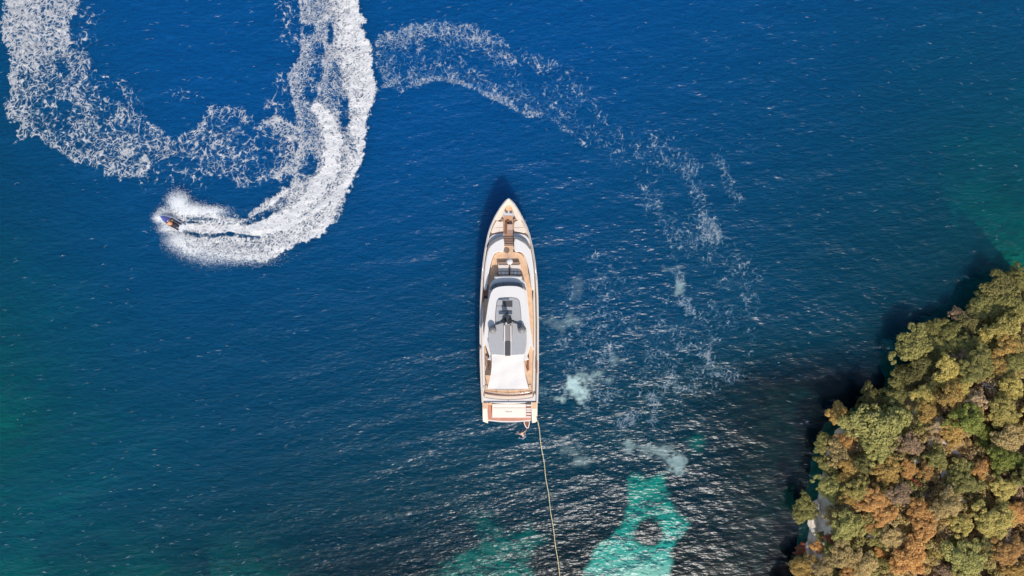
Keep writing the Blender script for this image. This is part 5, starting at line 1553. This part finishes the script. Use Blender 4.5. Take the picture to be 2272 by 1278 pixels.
bm = bmesh.new(); tube_bm(bm, [(0.42, -0.36, 1.02), (0.52, -0.16, 1.0), (0.54, 0, 0.98), (0.52, 0.16, 1.0), (0.42, 0.36, 1.02)], 0.02, 7); from_bm('bar', bm, M_JM, hb)
bm = bmesh.new(); tube_bm(bm, [(0.62, 0, 0.8), (0.54, 0, 1.0)], [0.08, 0.06], 8); from_bm('steering_column', bm, M_JM, hb)
for s in (-1, 1):
    bm = bmesh.new(); tube_bm(bm, [(0.40, s * 0.38, 1.02), (0.46, s * 0.24, 1.01)], 0.03, 7); from_bm('grip', bm, M_BLACK, hb)

rider = empty('person', (JX, JY, 0.12))
rider.rotation_euler = js.rotation_euler
tag(rider, 'person in a coral life vest riding the jet ski, leaning forward', 'person')
human(rider, {'pelvis': (-0.28, 0, 0.92), 'chest': (-0.02, 0, 1.30), 'neck': (0.07, 0, 1.47), 'face': (1, 0, -0.1),
              'shoulder_l': (0.0, 0.20, 1.36), 'elbow_l': (0.18, 0.34, 1.13), 'wrist_l': (0.38, 0.31, 1.05),
              'shoulder_r': (0.0, -0.20, 1.36), 'elbow_r': (0.18, -0.34, 1.13), 'wrist_r': (0.38, -0.31, 1.05),
              'hip_l': (-0.24, 0.13, 0.90), 'knee_l': (0.12, 0.33, 0.88), 'ankle_l': (-0.10, 0.40, 0.62), 'toe_l': (0.08, 0.42, 0.59),
              'hip_r': (-0.24, -0.13, 0.90), 'knee_r': (0.12, -0.33, 0.88), 'ankle_r': (-0.10, -0.40, 0.62), 'toe_r': (0.08, -0.42, 0.59)}, (0.25, 0, 1))
# vest and shorts follow the torso
def sleeve(name, pts, rx, mat, parent, seg=14):
    bm = bmesh.new(); rings = []
    for (p, a, b) in pts:
        rings.append([bm.verts.new((p[0] + a * math.cos(6.2832 * k / seg), p[1] + b * math.sin(6.2832 * k / seg), p[2] - a * 0.6 * math.cos(6.2832 * k / seg))) for k in range(seg)])
    for A, B in zip(rings, rings[1:]):
        for k in range(seg): bm.faces.new((A[k], A[(k + 1) % seg], B[(k + 1) % seg], B[k]))
    bm.faces.new(rings[0][::-1]); bm.faces.new(rings[-1])
    return from_bm(name, bm, mat, parent, True)
sleeve('life_vest', [((-0.24, 0, 0.99), 0.15, 0.19), ((-0.16, 0, 1.10), 0.17, 0.21), ((-0.05, 0, 1.27), 0.18, 0.22), ((0.01, 0, 1.38), 0.14, 0.18), ((0.03, 0, 1.42), 0.09, 0.11)], 0, plain('coral_life_vest', (0.85, 0.30, 0.12), 0.7), rider)
sleeve('shorts', [((-0.34, 0, 0.83), 0.12, 0.20), ((-0.30, 0, 0.92), 0.17, 0.23), ((-0.25, 0, 1.0), 0.145, 0.185)], 0, plain('dark_shorts', (0.02, 0.015, 0.025), 0.8), rider)

# ---- swimmer at the stern
SX, SY = W(1158, 961)
swim = empty('person', (SX, SY, 0.02), R(115))
tag(swim, 'swimmer with outspread arms in the water just behind the yacht stern', 'person')
human(swim, {'pelvis': (-0.42, 0, -0.12), 'chest': (-0.04, 0, 0.03), 'neck': (0.13, 0, 0.10), 'face': (1, 0, 0.0),
             'shoulder_l': (0.02, 0.19, 0.05), 'elbow_l': (0.10, 0.45, 0.07), 'wrist_l': (0.24, 0.66, 0.06),
             'shoulder_r': (0.02, -0.19, 0.05), 'elbow_r': (0.06, -0.45, 0.07), 'wrist_r': (0.16, -0.68, 0.06),
             'hip_l': (-0.50, 0.11, -0.14), 'knee_l': (-0.85, 0.20, -0.22), 'ankle_l': (-1.2, 0.16, -0.30), 'toe_l': (-1.34, 0.16, -0.34),
             'hip_r': (-0.50, -0.11, -0.14), 'knee_r': (-0.85, -0.22, -0.25), 'ankle_r': (-1.15, -0.30, -0.32), 'toe_r': (-1.3, -0.32, -0.36)}, (0.45, 0, 0.9))
def dens_swim(px, py, X, Y):
    w = (fbm(px * 0.2, py * 0.2, 401, 3) - 0.5) * 6
    a = np.minimum(line_d(px, py, [(1148, 959), (1156, 965), (1166, 964), (1164, 957)]), line_d(px, py, [(1152, 971), (1160, 974), (1166, 968)]))
    r = np.abs(np.hypot(px - 1158, py - 962) - 17)
    return np.maximum(sstep(2.6, 0.6, a + w * 0.5) * 0.5, 0.0 * r)
foam_sheet('swimmer_splash', 1130, 1190, 935, 990, 0.06, dens_swim, 'small splash of white water round the swimmer', 'foam', thick=0.03)

# ---- mooring rope from the starboard quarter towards the shore
rp = []
N = 90
for k in range(N + 1):
    t = k / N
    px = 1192.6 + (1292 - 1192.6) * (t ** 0.97) + 0.9 * math.sin(t * 60) * (1 - t) ; py = 932 + (1640 - 932) * t
    z = 1.75 * (1 - t) ** 2 + 1.0 * t * t + 0.30
    x, y = W(px, py, z)
    rp.append((x, y, z))
bm = bmesh.new()
for ph in (0, math.pi):
    strand = []
    for k in range(N * 6 + 1):
        i, f = divmod(k, 6); f /= 6
        a = Vector(rp[i]); b = Vector(rp[min(i + 1, N)])
        q = a.lerp(b, f); ang = k * 0.9 + ph
        strand.append(q + Vector((math.cos(ang), 0, math.sin(ang))) * 0.028)
    tube_bm(bm, strand, 0.034, 5)
rope = from_bm('mooring_rope', bm, plain('yellowish_rope', (0.70, 0.58, 0.33), 0.9, var=0.25, scale=4), None, True)
tag(rope, 'long pale yellow mooring rope running from the yacht stern to the bottom edge', 'rope')
